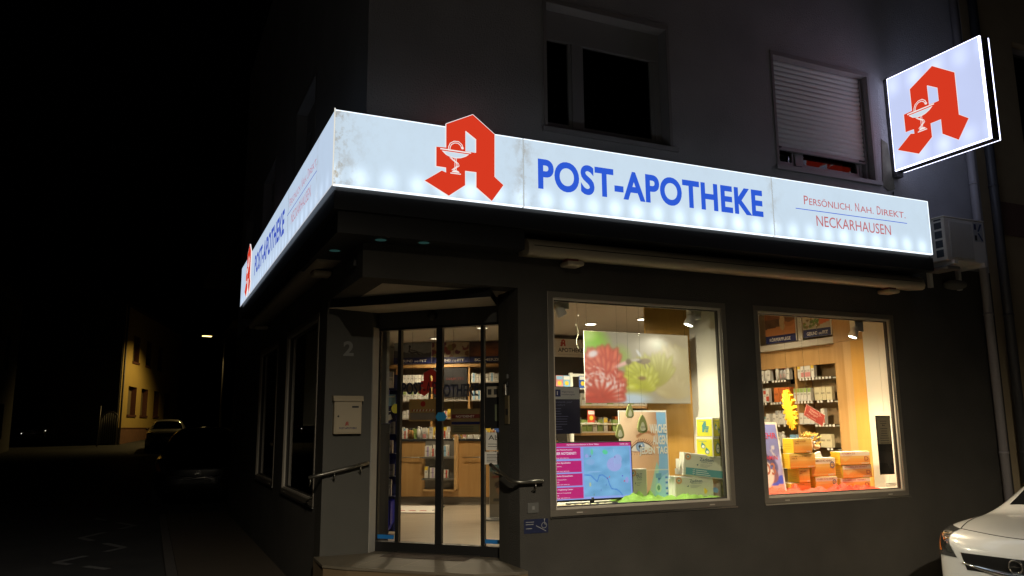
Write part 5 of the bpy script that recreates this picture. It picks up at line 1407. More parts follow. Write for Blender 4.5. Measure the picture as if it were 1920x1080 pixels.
# ------------------------------------------------------------------ left window display
P_em = picm("projected_picture", .4, .74)
P_scr = picm("screen_picture", .3, 1.0)
def flowers():
    cv = Cv(1.30, .735, 176, 100, (.66, .61, .52)); X, Y = cv.X, cv.Y
    t_ = (X / 1.3)[..., None]; cv.c[:] = np.array((.60, .56, .47)) * (1 - t_) + np.array((.74, .68, .54)) * t_
    cv.ell(.08, .60, .20, .17, (.55, .78, .15), rot=-.5, soft=.9); cv.ell(.04, .70, .10, .06, (.74, .86, .42), soft=.9); cv.ell(.44, .47, .10, .11, (.60, .66, .28), soft=1.0); cv.ell(.92, .62, .09, .05, (.66, .68, .55), soft=1)
    rg = np.random.default_rng(8)
    def bloom(cx, cy_, r0, r1, a0, a1, n, w_, base, hi, edge, al=1.0, sq=1.0):
        """one ring of petals, each with a darker edge and a lighter ridge"""
        for k in range(n):
            an = a0 + (a1 - a0) * (k + .3 * rg.random()) / n; L = (r1 - r0) / 2 * (.85 + .3 * rg.random()); rm = r0 + L
            x, y = cx + rm * math.cos(an), cy_ + rm * math.sin(an) * sq; ro = math.atan2(math.sin(an) * sq, math.cos(an))
            cv.ell(x, y, L * 1.06, w_ * 1.3, edge, rot=ro, soft=.35, al=al * .7); cv.ell(x, y, L, w_, base, rot=ro, soft=.5, al=al); cv.ell(x + .3 * L * math.cos(ro), y + .3 * L * math.sin(ro), L * .55, w_ * .5, hi, rot=ro, soft=1.0, al=al * .8)
    # right, faded pale yellow flowers
    bloom(1.10, .22, .05, .40, .1, 3.0, 15, .05, (.80, .73, .46), (.88, .83, .62), (.70, .61, .38), .65)
    bloom(1.08, .06, .02, .24, .2, 3.0, 13, .04, (.80, .71, .44), (.86, .79, .56), (.70, .60, .38), .6)
    bloom(1.20, .40, .05, .22, .3, 2.6, 9, .04, (.83, .77, .54), (.90, .86, .68), (.74, .67, .45), .6)
    # middle yellow-green gerbera
    bloom(.86, .16, .05, .36, .7, 2.3, 12, .036, (.72, .70, .20), (.85, .83, .42), (.58, .54, .14))
    cv.ell(.68, .22, .20, .10, (.66, .64, .10), soft=.6)
    bloom(.68, .19, .04, .25, .25, 3.0, 12, .042, (.76, .75, .11), (.89, .88, .38), (.58, .57, .08))
    bloom(.68, .17, .02, .19, -.1, 3.4, 11, .038, (.80, .79, .14), (.92, .91, .46), (.62, .60, .09), 1.0, .7)
    cv.ell(.69, .26, .05, .02, (.55, .42, .16), soft=.8)
    cv.ell(.55, .10, .20, .05, (.80, .76, .38), soft=.9, al=.7); cv.ell(.55, .04, .22, .06, (.80, .86, .88), soft=.8)
    # red gerbera with pale rims
    cv.ell(.14, .20, .27, .24, (.80, .20, .11), soft=.5)
    bloom(.20, .26, .06, .33, .75, 2.6, 10, .045, (.86, .28, .16), (.95, .48, .34), (.66, .14, .08))
    bloom(.18, .20, .05, .28, .1, 3.1, 12, .045, (.86, .25, .14), (.95, .55, .42), (.68, .15, .08))
    bloom(.18, .14, .05, .30, -.5, 3.5, 12, .040, (.84, .24, .14), (.96, .72, .64), (.66, .14, .08), 1.0, .6)
    bloom(.16, .08, .04, .30, -.3, 3.3, 11, .035, (.85, .27, .16), (.97, .80, .74), (.64, .14, .08), 1.0, .5)
    for k in range(60):
        an = rg.random() * 3.3; r = .10 + .2 * rg.random(); cv.ell(.17 + r * math.cos(an), .14 + r * math.sin(an) * .8, .010 + .022 * rg.random(), .004 + .006 * rg.random(), (.98, .91, .88), rot=an + 1.2, soft=.8, al=.85)
    cv.ell(.10, .50, .06, .035, (.96, .88, .86), rot=.3, soft=.7); cv.ell(.46, .405, .11, .022, (.95, .72, .66), rot=.35, soft=.7)
    cv.ell(.53, .43, .035, .03, (.45, .36, .22), soft=.4)
    # bee
    cv.ell(.73, .44, .075, .03, (.50, .40, .22), rot=.1); cv.ell(.66, .445, .04, .022, (.38, .30, .20)); cv.ell(.66, .52, .05, .014, (.86, .85, .84), rot=-.9, soft=.5); cv.ell(.62, .45, .06, .014, (.78, .72, .66), rot=.1, soft=.6)
    cv.line([(.72, .41), (.74, .37)], .005, (.3, .25, .15)); cv.line([(.76, .42), (.79, .38)], .005, (.3, .25, .15))
    cv.blur(2); fade = np.clip((X / 1.3 - .45) / .5, 0, 1)[..., None] * .42; cv.c[:] = cv.c * (1 - fade) + np.array((.76, .68, .52)) * fade
    return cv
BF = Fr((0, .50, 0), (1, 0, 0), (0, 0, 1))
t = thing("projection_screen", "translucent screen with projected red and yellow flowers hanging in the left window", "screen", (3.08, .5, 1.8))
g = MB(); g.fbox(BF, 2.432, 3.736, 1.803, 2.543, -.006, 0, pm("screen_film", (.62, .57, .47), .5, trans=.3)); g.build("film", t)
picture("projected_image", flowers(), BF, 2.436, 3.734, 1.806, 2.540, .0015, P_em, t)
g = MB()
for x in (2.47, 3.70): g.tube([(x, .503, 2.543), (x, .503, 3.195)], .0015, M_gshelf, 5)
g.build("wire", t)
# television
TV = Fr((0, .235, 0), (1, 0, 0), (.0, .02, 1))
t = thing("television", "flat television showing a pink pharmacy duty list beside a blue map", "television", (2.30, .25, ZL))
x0, x1, z0, z1 = 1.80, 2.815, .868, 1.426
g = MB(); g.fbox(TV, x0, x1, z0, z1, -.035, 0, M_black); g.build("casing", t, bevel=.004)
def dutymap():
    cv = Cv(1.0, .55, 150, 84, (.55, .63, .90)); PK = (.73, .10, .44)
    cv.rect(0, 1, .515, .55, PK)
    for k in range(4): cv.rect(.0, .425 + .006 * k, .393 - .128 * k, .505 - .128 * k, PK)
    cv.rect(.455, .985, .02, .505, (.45, .67, .84)); cv.c[(cv.X > .455) & (cv.X < .985) & (cv.Y > .02) & (cv.Y < .505)] += 0
    m0 = cv.c.copy(); cv.noise(9, .10); cv.noise(16, .07); ok = (cv.X > .455) & (cv.X < .985) & (cv.Y > .02) & (cv.Y < .505); cv.c = np.where(ok[..., None], cv.c, m0)
    cv.ell(.80, .33, .085, .07, (.62, .66, .88)); cv.ell(.84, .38, .05, .05, (.60, .68, .88)); cv.ell(.55, .46, .012, .03, (.40, .78, .62)); cv.ell(.70, .455, .03, .022, (.35, .80, .60), rot=-.4); cv.ell(.94, .17, .02, .03, (.60, .62, .86)); cv.ell(.52, .14, .012, .02, (.70, .76, .60)); cv.ell(.53, .36, .05, .03, (.52, .68, .86)); cv.ell(.49, .42, .02, .02, (.60, .64, .88))
    cv.line([(.46, .235), (.53, .23), (.56, .20), (.60, .165), (.615, .20), (.625, .225), (.66, .23), (.70, .205), (.725, .18), (.735, .14), (.76, .09), (.82, .08), (.86, .05), (.88, .022)], .006, (.25, .48, .80))
    cv.line([(.47, .26), (.72, .265)], .002, (.62, .75, .92)); cv.line([(.80, .48), (.81, .27)], .002, (.62, .72, .90))
    for x, y, c in ((.53, .415, (.45, .25, .5)), (.74, .205, (.85, .12, .25)), (.715, .195, (.45, .15, .6)), (.91, .16, (.8, .1, .3)), (.89, .215, (.3, .3, .8)), (.56, .04, (.4, .5, .4)), (.81, .40, (.5, .4, .7)), (.70, .13, (.3, .45, .75)), (.64, .08, (.35, .4, .75))): cv.ell(x, y, .006, .008, c)
    return cv
picture("display", dutymap(), TV, x0 + .012, x1 - .012, z0 + .018, z1 - .012, .0015, P_scr, t)
g = MB(); M_st = em("screen_white_text", (.95, .80, .95), .85); c = .003; w_, h_ = x1 - x0 - .024, z1 - z0 - .030
def sc(s_, a, b, w, h, bold=.012): g.text(TV, s_, x0 + .012 + a * w_, z0 + .018 + b / .55 * h_, w * w_, h * h_ / .55, c, M_st, bold=bold)
sc("Apothekennotdienste in Ihrer Nähe", .27, .523, .36, .020); sc("23:06 Uhr", .87, .525, .105, .016)
sc("Post-Apotheke Neckarhausen", .05, .475, .285, .018); sc("HEUTE HIER NOTDIENST!", .045, .437, .33, .026, .025); sc("und bis Samstag, 03.06. 2023, 08:30 Uhr", .045, .398, .25, .011)
sc("Fuchs'sche Apotheke", .075, .346, .235, .021); sc("Str. 7, 68526 Ladenburg", .05, .318, .16, .011); sc("06203 - 22 99", .06, .297, .10, .010); sc("und bis Samstag, 03.06. 2023, 08:30 Uhr", .045, .270, .25, .011)
sc("Galaxy Apotheke Dossenheim", .045, .219, .285, .020); sc("Str. 9-11, 69221 Dossenheim", .05, .190, .21, .011); sc("06221 - 9 86 94 22", .05, .168, .13, .010); sc("und bis Samstag, 03.06. 2023, 08:30 Uhr", .045, .142, .25, .011)
sc("Apotheke im Vogelstang Center", .045, .090, .285, .019); sc("Ring 5, 68309 Mannheim (Vogelstang)", .045, .062, .26, .011); sc("0621 - 70 22 46", .055, .040, .12, .010); sc("und bis Samstag, 03.06. 2023, 08:30 Uhr", .045, .014, .25, .011)
g.build("screen_text", t)
g = MB(); g.box(2.10, 2.60, .20, .34, ZL + .001, ZL + .012, M_black); g.tube([(2.35, .27, ZL + .01), (2.35, .262, .90)], .02, M_black, 10); g.build("stand", t)
# crumpled paper strip under the TV
def strip(x, y): return .012 * abs(math.sin(40 * x)) * abs(math.cos(60 * y + 9 * x)) + .004
tulle("crumpled_paper", 1.84, 2.50, .072, .19, pm("cream_paper", (.62, .58, .36), .8, var=.2, vs=30), strip, "crumpled cream paper strip under the television", "paper", 60, 8)
def hgr(x, y): return crumple(x, y, 2.62, 3.80, .075, .44, .075 + .07 * math.exp(-((x - 2.95) / .13) ** 2))
tulle("green_tulle", 2.55, 3.80, .075, .44, M_tg, hgr, "crumpled bright green tulle cloth along the bottom of the left window", "cloth")
# eye poster
def eye():
    cv = Cv(.56, .86, 96, 150, (.88, .70, .55)); X, Y = cv.X, cv.Y
    cv.c[:] = np.array((.97, .84, .72)) * (1 - (X / .56)[..., None] * .25); cv.ell(.05, .8, .25, .3, (.96, .84, .72), soft=1.2, al=.6); cv.ell(.30, .40, .16, .30, (.84, .60, .44), soft=1.3, al=.5); cv.ell(.12, .30, .15, .2, (.95, .80, .66), soft=1.2, al=.6)
    cv.ell(.47, .82, .10, .10, (.55, .38, .28), soft=1.0, al=.5)
    cv.poly([(.44, .86), (.56, .86), (.56, .0), (.38, .0), (.40, .16), (.44, .30), (.455, .42), (.45, .62)], (.50, .68, .84)); cv.poly([(.46, .20), (.56, .25), (.56, 0), (.38, 0)], (.60, .78, .84), .8); cv.poly([(.30, .0), (.43, .0), (.42, .16), (.45, .28), (.42, .36), (.36, .18)], (.55, .78, .76), .85)
    cv.ell(.17, .20, .20, .23, (.88, .68, .52), soft=.8, al=.4)
    cv.line([(.20, .615), (.27, .655), (.34, .655), (.40, .63)], .020, (.72, .50, .36), .8); cv.line([(.22, .63), (.30, .66), (.38, .648)], .008, (.60, .40, .28), .7)
    cv.poly([(.10, .470), (.14, .515), (.20, .552), (.27, .555), (.33, .530), (.355, .508), (.30, .478), (.22, .465), (.15, .470)], (.90, .88, .87)); cv.ell(.23, .512, .052, .052, (.48, .58, .74)); cv.ell(.23, .512, .040, .040, (.58, .68, .82)); cv.ell(.23, .512, .020, .020, (.10, .10, .14)); cv.ell(.245, .525, .009, .009, (.98, .98, 1))
    cv.line([(.10, .470), (.14, .517), (.20, .556), (.27, .559), (.335, .533), (.37, .503)], .007, (.35, .22, .17)); cv.line([(.10, .47), (.16, .462), (.23, .458), (.30, .472)], .005, (.66, .45, .36)); cv.line([(.12, .525), (.19, .575), (.27, .580), (.35, .545)], .005, (.70, .48, .38), .8)
    for k in range(9): a = .14 + .025 * k; cv.line([(a, .458), (a + (a - .22) * .2, .430)], .003, (.62, .44, .36), .7)
    for k in range(9): a = .20 + .02 * k; cv.line([(a, .553 - max(0, a - .27) * .4), (a + .02 + (a - .22) * .2, .59 - max(0, a - .27) * .4)], .003, (.40, .27, .2), .8)
    cv.rect(0, .56, .275, .282, (.96, .86, .74), .5); cv.line([(.44, .19), (.45, .20)], .02, (.25, .42, .62))
    for k in range(7): cv.rect(.515, .545, .03 + k * .027, .048 + k * .027, [(.3, .45, .75), (.75, .8, .85)][k % 2])
    cv.rect(.40, .47, .20, .245, (.40, .60, .70)); cv.ell(.43, .10, .035, .045, (.70, .83, .70)); cv.ell(.43, .10, .018, .026, (.35, .55, .45)); return cv
EF = Fr((2.79, .41, .845), (1, 0, 0), (0, .02, 1))
t = thing("eye_poster", "poster of a blue eye with white slogan standing in the left window", "poster", (3.07, .42, ZL))
g = MB(); g.fbox(EF, -.012, .572, 0, .885, -.012, 0, M_paper); g.fbox(EF, .20, .38, .02, .5, -.16, -.013, M_paper); g.build("board", t)
picture("print", eye(), EF, 0, .562, 0, .868, .0015, P_pic, t)
g = MB(); M_po = colm("poster_white", (.72, .70, .66))
for s_, a, b, w_ in (("WACHE", .355, .65, .207), ("AUGEN", .385, .535, .177), ("JEDEN TAG", .215, .42, .345)): g.text(EF, s_, a, b, w_, .095, .003, M_po, bold=.03)
g.build("lettering", t)
# yellow cubes
def cube(a, z, yaw, label, f1, f2, y):
    fr = BF.at(a, z, .5 - y, yaw=yaw); w_ = .19; t = thing("yellow_cube", label, "cube", fr.p(w_ / 2, 0, -w_ / 2)); M_y = colm("cube_yellow", (.66, .62, .03)); M_w = colm("cube_white", (.78, .76, .62)); M_t = colm("cube_teal", (.06, .25, .24))
    g = MB(); g.fbox(fr, 0, w_, 0, w_ + .008, -.15, 0, M_w); g.build("box", t, bevel=.003)
    fs = Fr(fr.p(w_, 0, 0), -fr.n, fr.v)
    g = MB(); e = .009
    for f_, dr in ((fr, f1), (fs, f2)):
        g.rect(f_, e, (w_ if f_ is fr else .15) - e, e, w_ - e, .0035, M_y); g.rect(f_, .03, .12, w_ - .032, w_ - .028, .0045, M_t); dr(g, f_, M_t, M_w)
    g.build("print", t)
def thumb(g, f, T, Wt):
    g.flat(f, [(.07, .05), (.07, .12), (.095, .155), (.115, .16), (.118, .12), (.112, .11), (.09, .05)], .005, T)
    for k in range(4): g.rect(f, .105, .148 - .004 * k, .098 - k * .016, .110 - k * .016, .0055, T)
def birds(g, f, T, Wt):
    for a, b in ((.06, .10), (.12, .06)): g.disc(f, a, b, .005, .026, T, 12); g.disc(f, a + .004, b - .006, .0055, .018, Wt, 12); g.flat(f, [(a - .025, b + .01), (a - .01, b + .045), (a + .008, b + .02)], .0055, T)
def drops(g, f, T, Wt):
    for a, b in ((.08, .11), (.125, .055)): g.disc(f, a, b, .005, .024, T, 14); g.flat(f, [(a - .02, b + .012), (a - .012, b + .045), (a + .016, b + .016)], .005, T); g.disc(f, a + .002, b - .004, .0055, .016, Wt, 12)
def clock(g, f, T, Wt):
    g.ring(f, .10, .085, .005, .042, .054, T, 22); g.disc(f, .10, .085, .0045, .042, Wt, 20); g.rect(f, .09, .11, .138, .152, .005, T); g.rect(f, .08, .12, .08, .088, .0055, T); g.ribbon(f, [(.145, .128), (.155, .138)], .01, .005, T)
cube(3.628, 1.250, 1.13, "lower yellow cube with drops and stopwatch symbols on the white boxes", drops, clock, .295)
cube(3.640, 1.452, 1.17, "upper yellow cube with thumbs up symbol", thumb, birds, .295)
# white and teal eye drop cartons
def eyebox(a, z, w_, h_, d_, yaw, rot, y, label, big, words=("Zaditen", "Ophtha sine")):
    fr = BF.at(a, z, .5 - y, rot=rot, yaw=yaw); t = thing("eye_drop_carton", label, "carton", fr.p(w_ / 2, 0, -d_ / 2), "white eye drop cartons"); M_g = colm("carton_sage", (.56, .57, .42)); M_w = colm("carton_bright", (.80, .78, .66)); M_tl = colm("carton_teal", (.06, .27, .27)); M_o = colm("carton_ring", (.55, .30, .14)); M_db = colm("carton_navy", (.04, .10, .14))
    g = MB(); g.fbox(fr, 0, w_, 0, h_, -d_, 0, M_w); g.build("box", t, bevel=.003)
    g = MB(); g.rect(fr, .012, w_ - .006, .006, h_ - .012, .0035, M_g)
    if big: g.rect(fr, .03, w_ - .006, .012, h_ * .36, .0045, M_tl); 
    for k in range(3 if big else 0): g.rect(fr, .14, .14 + .16 - .02 * k, h_ * (.10 + .085 * k), h_ * (.12 + .085 * k), .0052, M_w); g.ribbon(fr, [(.105, h_ * (.115 + .085 * k)), (.115, h_ * (.10 + .085 * k)), (.128, h_ * (.15 + .085 * k))], .004, .0052, M_w)
    g.ring(fr, .045, h_ - .04, .0045, .016, .034, M_o, 20); g.disc(fr, .045, h_ - .04, .0047, .009, M_tl, 12)
    g.text(fr, words[0], w_ * .38, h_ * .70, w_ * .33, h_ * .15, .0045, M_db, bold=.006); g.text(fr, words[1], w_ * .42, h_ * .61, w_ * .27, h_ * .07, .0045, M_db)
    g.flat(fr, [(w_ * .30, h_ * .50), (w_ * .36, h_ * .57), (w_ * .345, h_ * .46), (w_ * .33, h_ * .50)], .0045, M_db)
    for k in range(3): g.rect(fr, w_ * .40, w_ * (.68 - .05 * k), h_ * (.54 - .05 * k), h_ * (.548 - .05 * k), .0045, M_db)
    g.build("print", t)
eyebox(3.32, .86, .42, .20, .16, .22, 0, .27, "lower white carton with orange ring in the left window", False)
eyebox(3.405, 1.075, .455, .23, .12, .24, -.12, .25, "tilted upper white and teal carton leaning in the left window", True)
eyebox(2.80, .86, .20, .29, .08, .05, 0, .30, "sage green carton half hidden right of the television", False, ("HEALOZ", "DUO"))
kk = 0
for a, z, w_, h_, lab in ((3.335, .845, .05, .19, "tall white and blue small box left of the lower white carton"), (3.425, 1.075, .06, .06, "tiny white box lying between the two white cartons"), (3.44, 1.138, .055, .095, "small white box with blue foot standing on the lower white carton")):
    fr = BF.at(a, z, .5 - .34, yaw=-.2); mb = MB(); mb.fbox(fr, 0, w_, 0, h_, -.05, 0, colm("carton_bright", (.8, .78, .66))); mb.rect(fr, .001, w_ - .001, .002, h_ * .35, .0012, pk("sky")); mb.rect(fr, .01, w_ - .012, h_ * .5, h_ * .54, .0012, M_ink); mb.rect(fr, .01, w_ - .012, h_ * .65, h_ * .8, .0012, pk("grey")); mb.build("small_carton", None, lab, "carton")
for a, c, lab in ((3.62, "yellow", "small yellow paper wrap lying in the green tulle"), (3.68, "white", "small white paper wrap lying in the green tulle"), (3.76, "sky", "small blue tipped paper wrap lying in the green tulle")):
    mb = MB(); f_ = BF.at(a, .90, .5 - .20, rot=random.uniform(-.5, .5), yaw=.3); mb.prism(f_, [(-.035, 0), (.03, -.01), (.04, .025), (.01, .045), (-.03, .03)], -.02, .0, pk(c)); mb.build("paper_wrap", None, lab, "wrap", bevel=.004)
# drop ornaments hung on threads
M_dr = pm("felt_green", (.26, .29, .10), .8, var=.08); M_dri = pm("felt_pale", (.60, .60, .42), .8)
for a, z, s_, y, lab in ((2.83, 1.70, .8, .30, "green paper drop ornament hanging highest beside the eye poster"), (2.955, 1.565, 1.05, .27, "largest green paper drop ornament hanging over the eye poster"), (2.705, 1.50, .85, .30, "green paper drop ornament hanging left of the eye poster")):
    t = thing("drop_ornament", lab, "ornament", (a, y, z)); f_ = BF.at(a, z, .5 - y, yaw=.15); P = [(.062 * s_ * math.sin(q) * (1 if math.cos(q) < 0 else (1 - math.cos(q)) ** 1.0 * .9 + .1), -.062 * s_ * math.cos(q) if math.cos(q) > 0 else -.10 * s_ * math.cos(q)) for q in [math.pi * 2 * k / 30 for k in range(30)]]
    P = []
    for k in range(32):
        q = 2 * math.pi * k / 32; yv = math.cos(q); xv = math.sin(q); P.append((-.062 * s_ * xv * (1 - .5 * (yv + 1) ** 1.2 / 2.3) , (.062 * yv if yv < 0 else .11 * yv) * s_))
    g = MB(); g.prism(f_, P, -.012, .012, M_dr); g.build("felt", t, bevel=.003)
    g = MB(); g.prism(f_, [(x * .55, y_ * .5 - .012 * s_) for x, y_ in P], .0122, .015, M_dri); g.build("window", t)
    if s_ > 1: g = MB(); g.text(f_, "2in1", -.022, -.012, .044, .018, .016, M_ink); g.build("lettering", t)
    g = MB(); g.tube([f_.p(0, .10 * s_, 0), (a, y, 3.19)], .0012, M_gshelf, 4); g.build("thread", t)
# dark notice on the left
t = thing("notice_board", "dark blue notice with white head stuck inside the left edge of the left window", "notice", (1.99, .1, 1.5)); nf = Fr((0, .09, 0), (1, 0, 0), (0, 0, 1))
g = MB(); g.fbox(nf, 1.815, 2.142, 1.505, 1.945, -.004, 0, pm("notice_navy", (.016, .016, .035), .4)); g.build("board", t)
g = MB(); g.rect(nf, 1.822, 2.136, 1.825, 1.940, .0012, pm("notice_head", (.40, .39, .38), .6)); g.rect(nf, 1.878, 1.935, 1.85, 1.915, .002, M_navy); g.rect(nf, 1.897, 1.905, 1.865, 1.90, .0028, M_paper); g.text(nf, "Allgemeines", 1.945, 1.885, .13, .018, .002, M_navy); g.text(nf, "Notdienstplan", 1.945, 1.86, .145, .018, .002, M_navy)
M_nt = pm("notice_text", (.16, .16, .26), .6); g.text(nf, "Dienstbereit „Land“", 1.86, 1.79, .2, .018, .0015, M_nt); g.text(nf, "ab sofort", 1.86, 1.765, .12, .016, .0015, M_nt)
for k in range(9): g.rect(nf, 1.86, 1.86 + random.uniform(.06, .16), 1.735 - k * .024, 1.740 - k * .024, .0015, M_nt)
g.build("print", t)
# window sticker mark and lettering wire lights
mb = MB(); L = [(2.37 + .015 * math.sin(k * 1.7), .52, 2.75 - .05 * k) for k in range(9)]; mb.tube([(2.36, .52, 3.19)] + L, .0015, M_dri, 4)
for p in L[1::2]: mb.ball(p, .006, .006, .006, em("fairy_bulb", (1, .9, .6), 1.5), 6, 4)
mb.build("fairy_lights", None, "thin wire of tiny fairy lights hanging left of the flower screen", "fairy lights")

# ------------------------------------------------------------------ shop interior seen behind the left window
t = thing("gondola_shelf", "white trayed shelf rack behind the flower screen", "shelf", (3.7, 2.0, .36)); GF = Fr((0, 2.0, 0), (1, 0, 0), (0, 0, 1)); M_rail = pm("rail_white", (.72, .69, .58), .4)
for z in (.95, 1.49, 1.82):
    g = MB(); g.fbox(GF, 3.22, 4.62, z - .03, z - .002, -.30, 0, M_woodl); g.build("tray", t)
    g = MB(); 
    for b in (z + .095,): g.tube([GF.p(3.22, z, .005), GF.p(3.22, b, .005), GF.p(3.235, b + .01, .005), GF.p(4.62, b + .01, .005)], .008, M_rail, 8)
    g.fbox(GF, 3.22, 4.62, z, z + .018, -.008, 0, M_rail); g.build("rail", t)
g = MB(); g.fbox(GF, 3.215, 4.62, .36, 2.2, -.33, -.305, pm("rack_back", (.10, .085, .065), .7)); g.build("back_panel", t)
for a in (3.20, 4.62): g = MB(); g.fbox(GF, a, a + .03, .36, 2.2, -.33, -.29, M_rail); g.build("upright", t)
G1 = "packages on the white rack behind the flower screen"
row(GF, 3.24, 4.5, 1.49, -.02, ["greencart", "greencart", "wht", "greencart", "yelpack", "darkbot", "greencart"], .01, G1, " on the lower tray behind the eye poster")
row(GF, 3.24, 4.5, 1.49, -.12, ["wht_tall", "lilacpack", "orangebox", "wht_tall"], .02, G1, " at the back of the lower tray")
row(GF, 3.24, 4.5, 1.82, -.02, ["wht", "greencart", "tealpack", "wht"], .01, G1, " on the upper tray below the flower screen")
row(GF, 3.24, 4.3, .95, -.02, ["darkbot", "wht", "pinkpack"], .03, G1, " on the lowest tray behind the television")
# brochure rack at the left
t = thing("brochure_rack", "white post rack with colourful brochures at the left edge of the left window", "rack", (2.6, 1.25, .36)); RF = Fr((0, 1.2, 0), (1, 0, 0), (0, 0, 1))
g = MB(); g.fbox(RF, 2.40, 2.46, .36, 2.42, -.06, -.02, M_rail); g.build("post", t)
g = MB(); g.fbox(RF, 2.66, 2.69, .36, 2.16, -.06, -.02, M_rail); g.fbox(RF, 2.69, 2.95, 2.12, 2.15, -.06, -.02, M_rail); g.build("frame", t)
g = MB(); g.fbox(RF, 2.40, 3.0, 1.98, 1.99, -.10, .03, M_rail); g.fbox(RF, 2.40, 3.0, 1.60, 1.61, -.10, .03, M_rail); g.build("ledge", t)
for a, c, z, lab in ((2.47, "pink", 1.992, "pink brochure on the top ledge of the brochure rack"), (2.56, "sky", 1.992, "sky blue brochure with red head on the top ledge of the brochure rack"), (2.76, "blue", 1.992, "blue brochure at the right of the brochure rack"), (2.86, "red", 1.612, "red brochure on the lower ledge of the brochure rack"), (2.47, "orange", 1.612, "orange and grey brochure on the lower ledge of the brochure rack"), (2.66, "white", 1.612, "white brochure on the lower ledge of the brochure rack")):
    mb = MB(); f_ = RF.at(a, z, 0); mb.fbox(f_, 0, .085, 0, .135, -.01, 0, pk(c)); mb.rect(f_, .004, .081, .09, .128, .0012, pk("sky" if c in ("pink",) else "white")); mb.disc(f_, .042, .05, .0014, .025, pk("yellow"), 12); mb.build("brochure", None, lab, "brochure")
# cabinet with shop header board far behind
t = thing("header_cabinet", "dark cabinet under a white header board with red A far behind the left window", "cabinet", (5.9, 6.2, .36)); HFm = Fr((0, 6.0, 0), (1, 0, 0), (0, 0, 1))
g = MB(); g.fbox(HFm, 4.72, 6.8, .36, 2.80, -.4, -.05, pm("cabinet_dark", (.05, .045, .04), .6)); g.build("carcass", t)
g = MB(); g.fbox(HFm, 4.70, 6.8, 2.80, 3.12, -.4, 0, pm("header_white", (.55, .53, .50), .6)); hb = g.build("header_board", t)
g = MB(); g.text(HFm, "APOTHEKE", 5.02, 2.885, .52, .075, .002, M_ink, bold=.02); g.rect(HFm, 5.02, 5.56, 2.84, 2.845, .002, M_grey); hf_ = HFm.at(5.12, 2.985, .002); g.flat(hf_, [(x * .17, y * .17) for x, y in APO], 0, pm("small_red", (.35, .035, .02), .5), hole=[(x * .17, y * .17) for x, y in APH]); g.build("lettering", hb)

# ------------------------------------------------------------------ shop seen through the door
t = thing("sales_counter", "curved front beech sales counter with dark worktop behind the sliding door", "counter", (2.9, 5.7, .36))
g = MB(); g.fbox(COUNTER, -.80, 1.9, .475, 1.345, -.5, 0, M_wood); g.build("front", t, bevel=.006)
g = MB(); g.fbox(COUNTER, -.74, 1.9, .357, .473, -.5, -.05, pm("plinth_grey", (.22, .20, .17), .5)); g.build("plinth", t)
g = MB(); g.fbox(COUNTER, -.83, 1.9, 1.347, 1.385, -.55, .03, pm("worktop_dark", (.035, .035, .035), .3)); g.build("worktop", t, bevel=.004)
for a0, a1 in ((-.72, -.24), (.42, 1.0)):
    g = MB(); g.tube([COUNTER.p(a0, 1.095, .06), COUNTER.p(a1, 1.095, .06)], .008, M_steel, 8)
    for a in (a0 + .04, a1 - .06): g.tube([COUNTER.p(a, 1.095, .06), COUNTER.p(a, 1.08, .002)], .006, M_steel, 6)
    g.build("bag_rail", t)
t = thing("counter_display", "grey sloping display board with wooden side hung on the counter front", "display stand", COUNTER.p(.1, .6, .1)); M_dg = pm("display_grey", (.15, .14, .12), .6)
g = MB(); P = [COUNTER.p(a, b, c) for a in (-.20, .30) for b, c in ((.60, .03), (.60, .10), (1.42, .03), (1.42, .001))]
g.fbox(COUNTER, -.20, .30, .60, 1.36, .004, .03, M_dg); g.build("board", t)
g = MB(); g.fbox(COUNTER, .302, .345, .60, 1.44, .004, .16, M_woodl); g.build("side_panel", t); g = MB(); g.fbox(COUNTER, -.20, .30, .574, .598, .004, .16, M_woodl); g.build("bottom_rail", t)
for z in (.775, 1.11): g = MB(); g.fbox(COUNTER, -.22, .30, z - .03, z - .005, .031, .17, M_dg); g.build("ledge", t)
GC = "packages on the counter display"
row(COUNTER, -.18, .28, 1.11, .15, ["lilacpack", "redpack", "bluecart", "bluepack", "bluecart"], .012, GC, " on the upper ledge of the counter display")
row(COUNTER, -.18, .28, 1.11, .09, ["bluepack", "pinkpack"], .03, GC, " at the back of the counter display")
row(COUNTER, -.18, .28, .775, .15, ["yelpack", "lilacpack", "bluecart", "redpack"], .03, GC, " on the lower ledge of the counter display")
GT = "goods standing on the worktop"
row(COUNTER, -.72, .95, 1.387, -.05, ["wht", "redpack", "darkbot", "pump", "pinkpack", "wht_tall"], .05, GT, " standing along the front of the dark worktop")
row(COUNTER, -.66, -.10, 1.387, -.15, ["bluepack", "darkbot", "greencart", "wht_tall"], .02, GT, " in the second row at the left of the worktop")
row(COUNTER, .36, .95, 1.387, -.13, ["yellowbag", "redpack", "wht", "bluecart"], .02, GT, " in the second row at the right of the worktop")
row(COUNTER, -.70, .95, 1.387, -.25, ["wht_tall", "darkbot", "bluepack", "yellowbag", "wht"], .09, GT, " standing further back on the dark worktop")
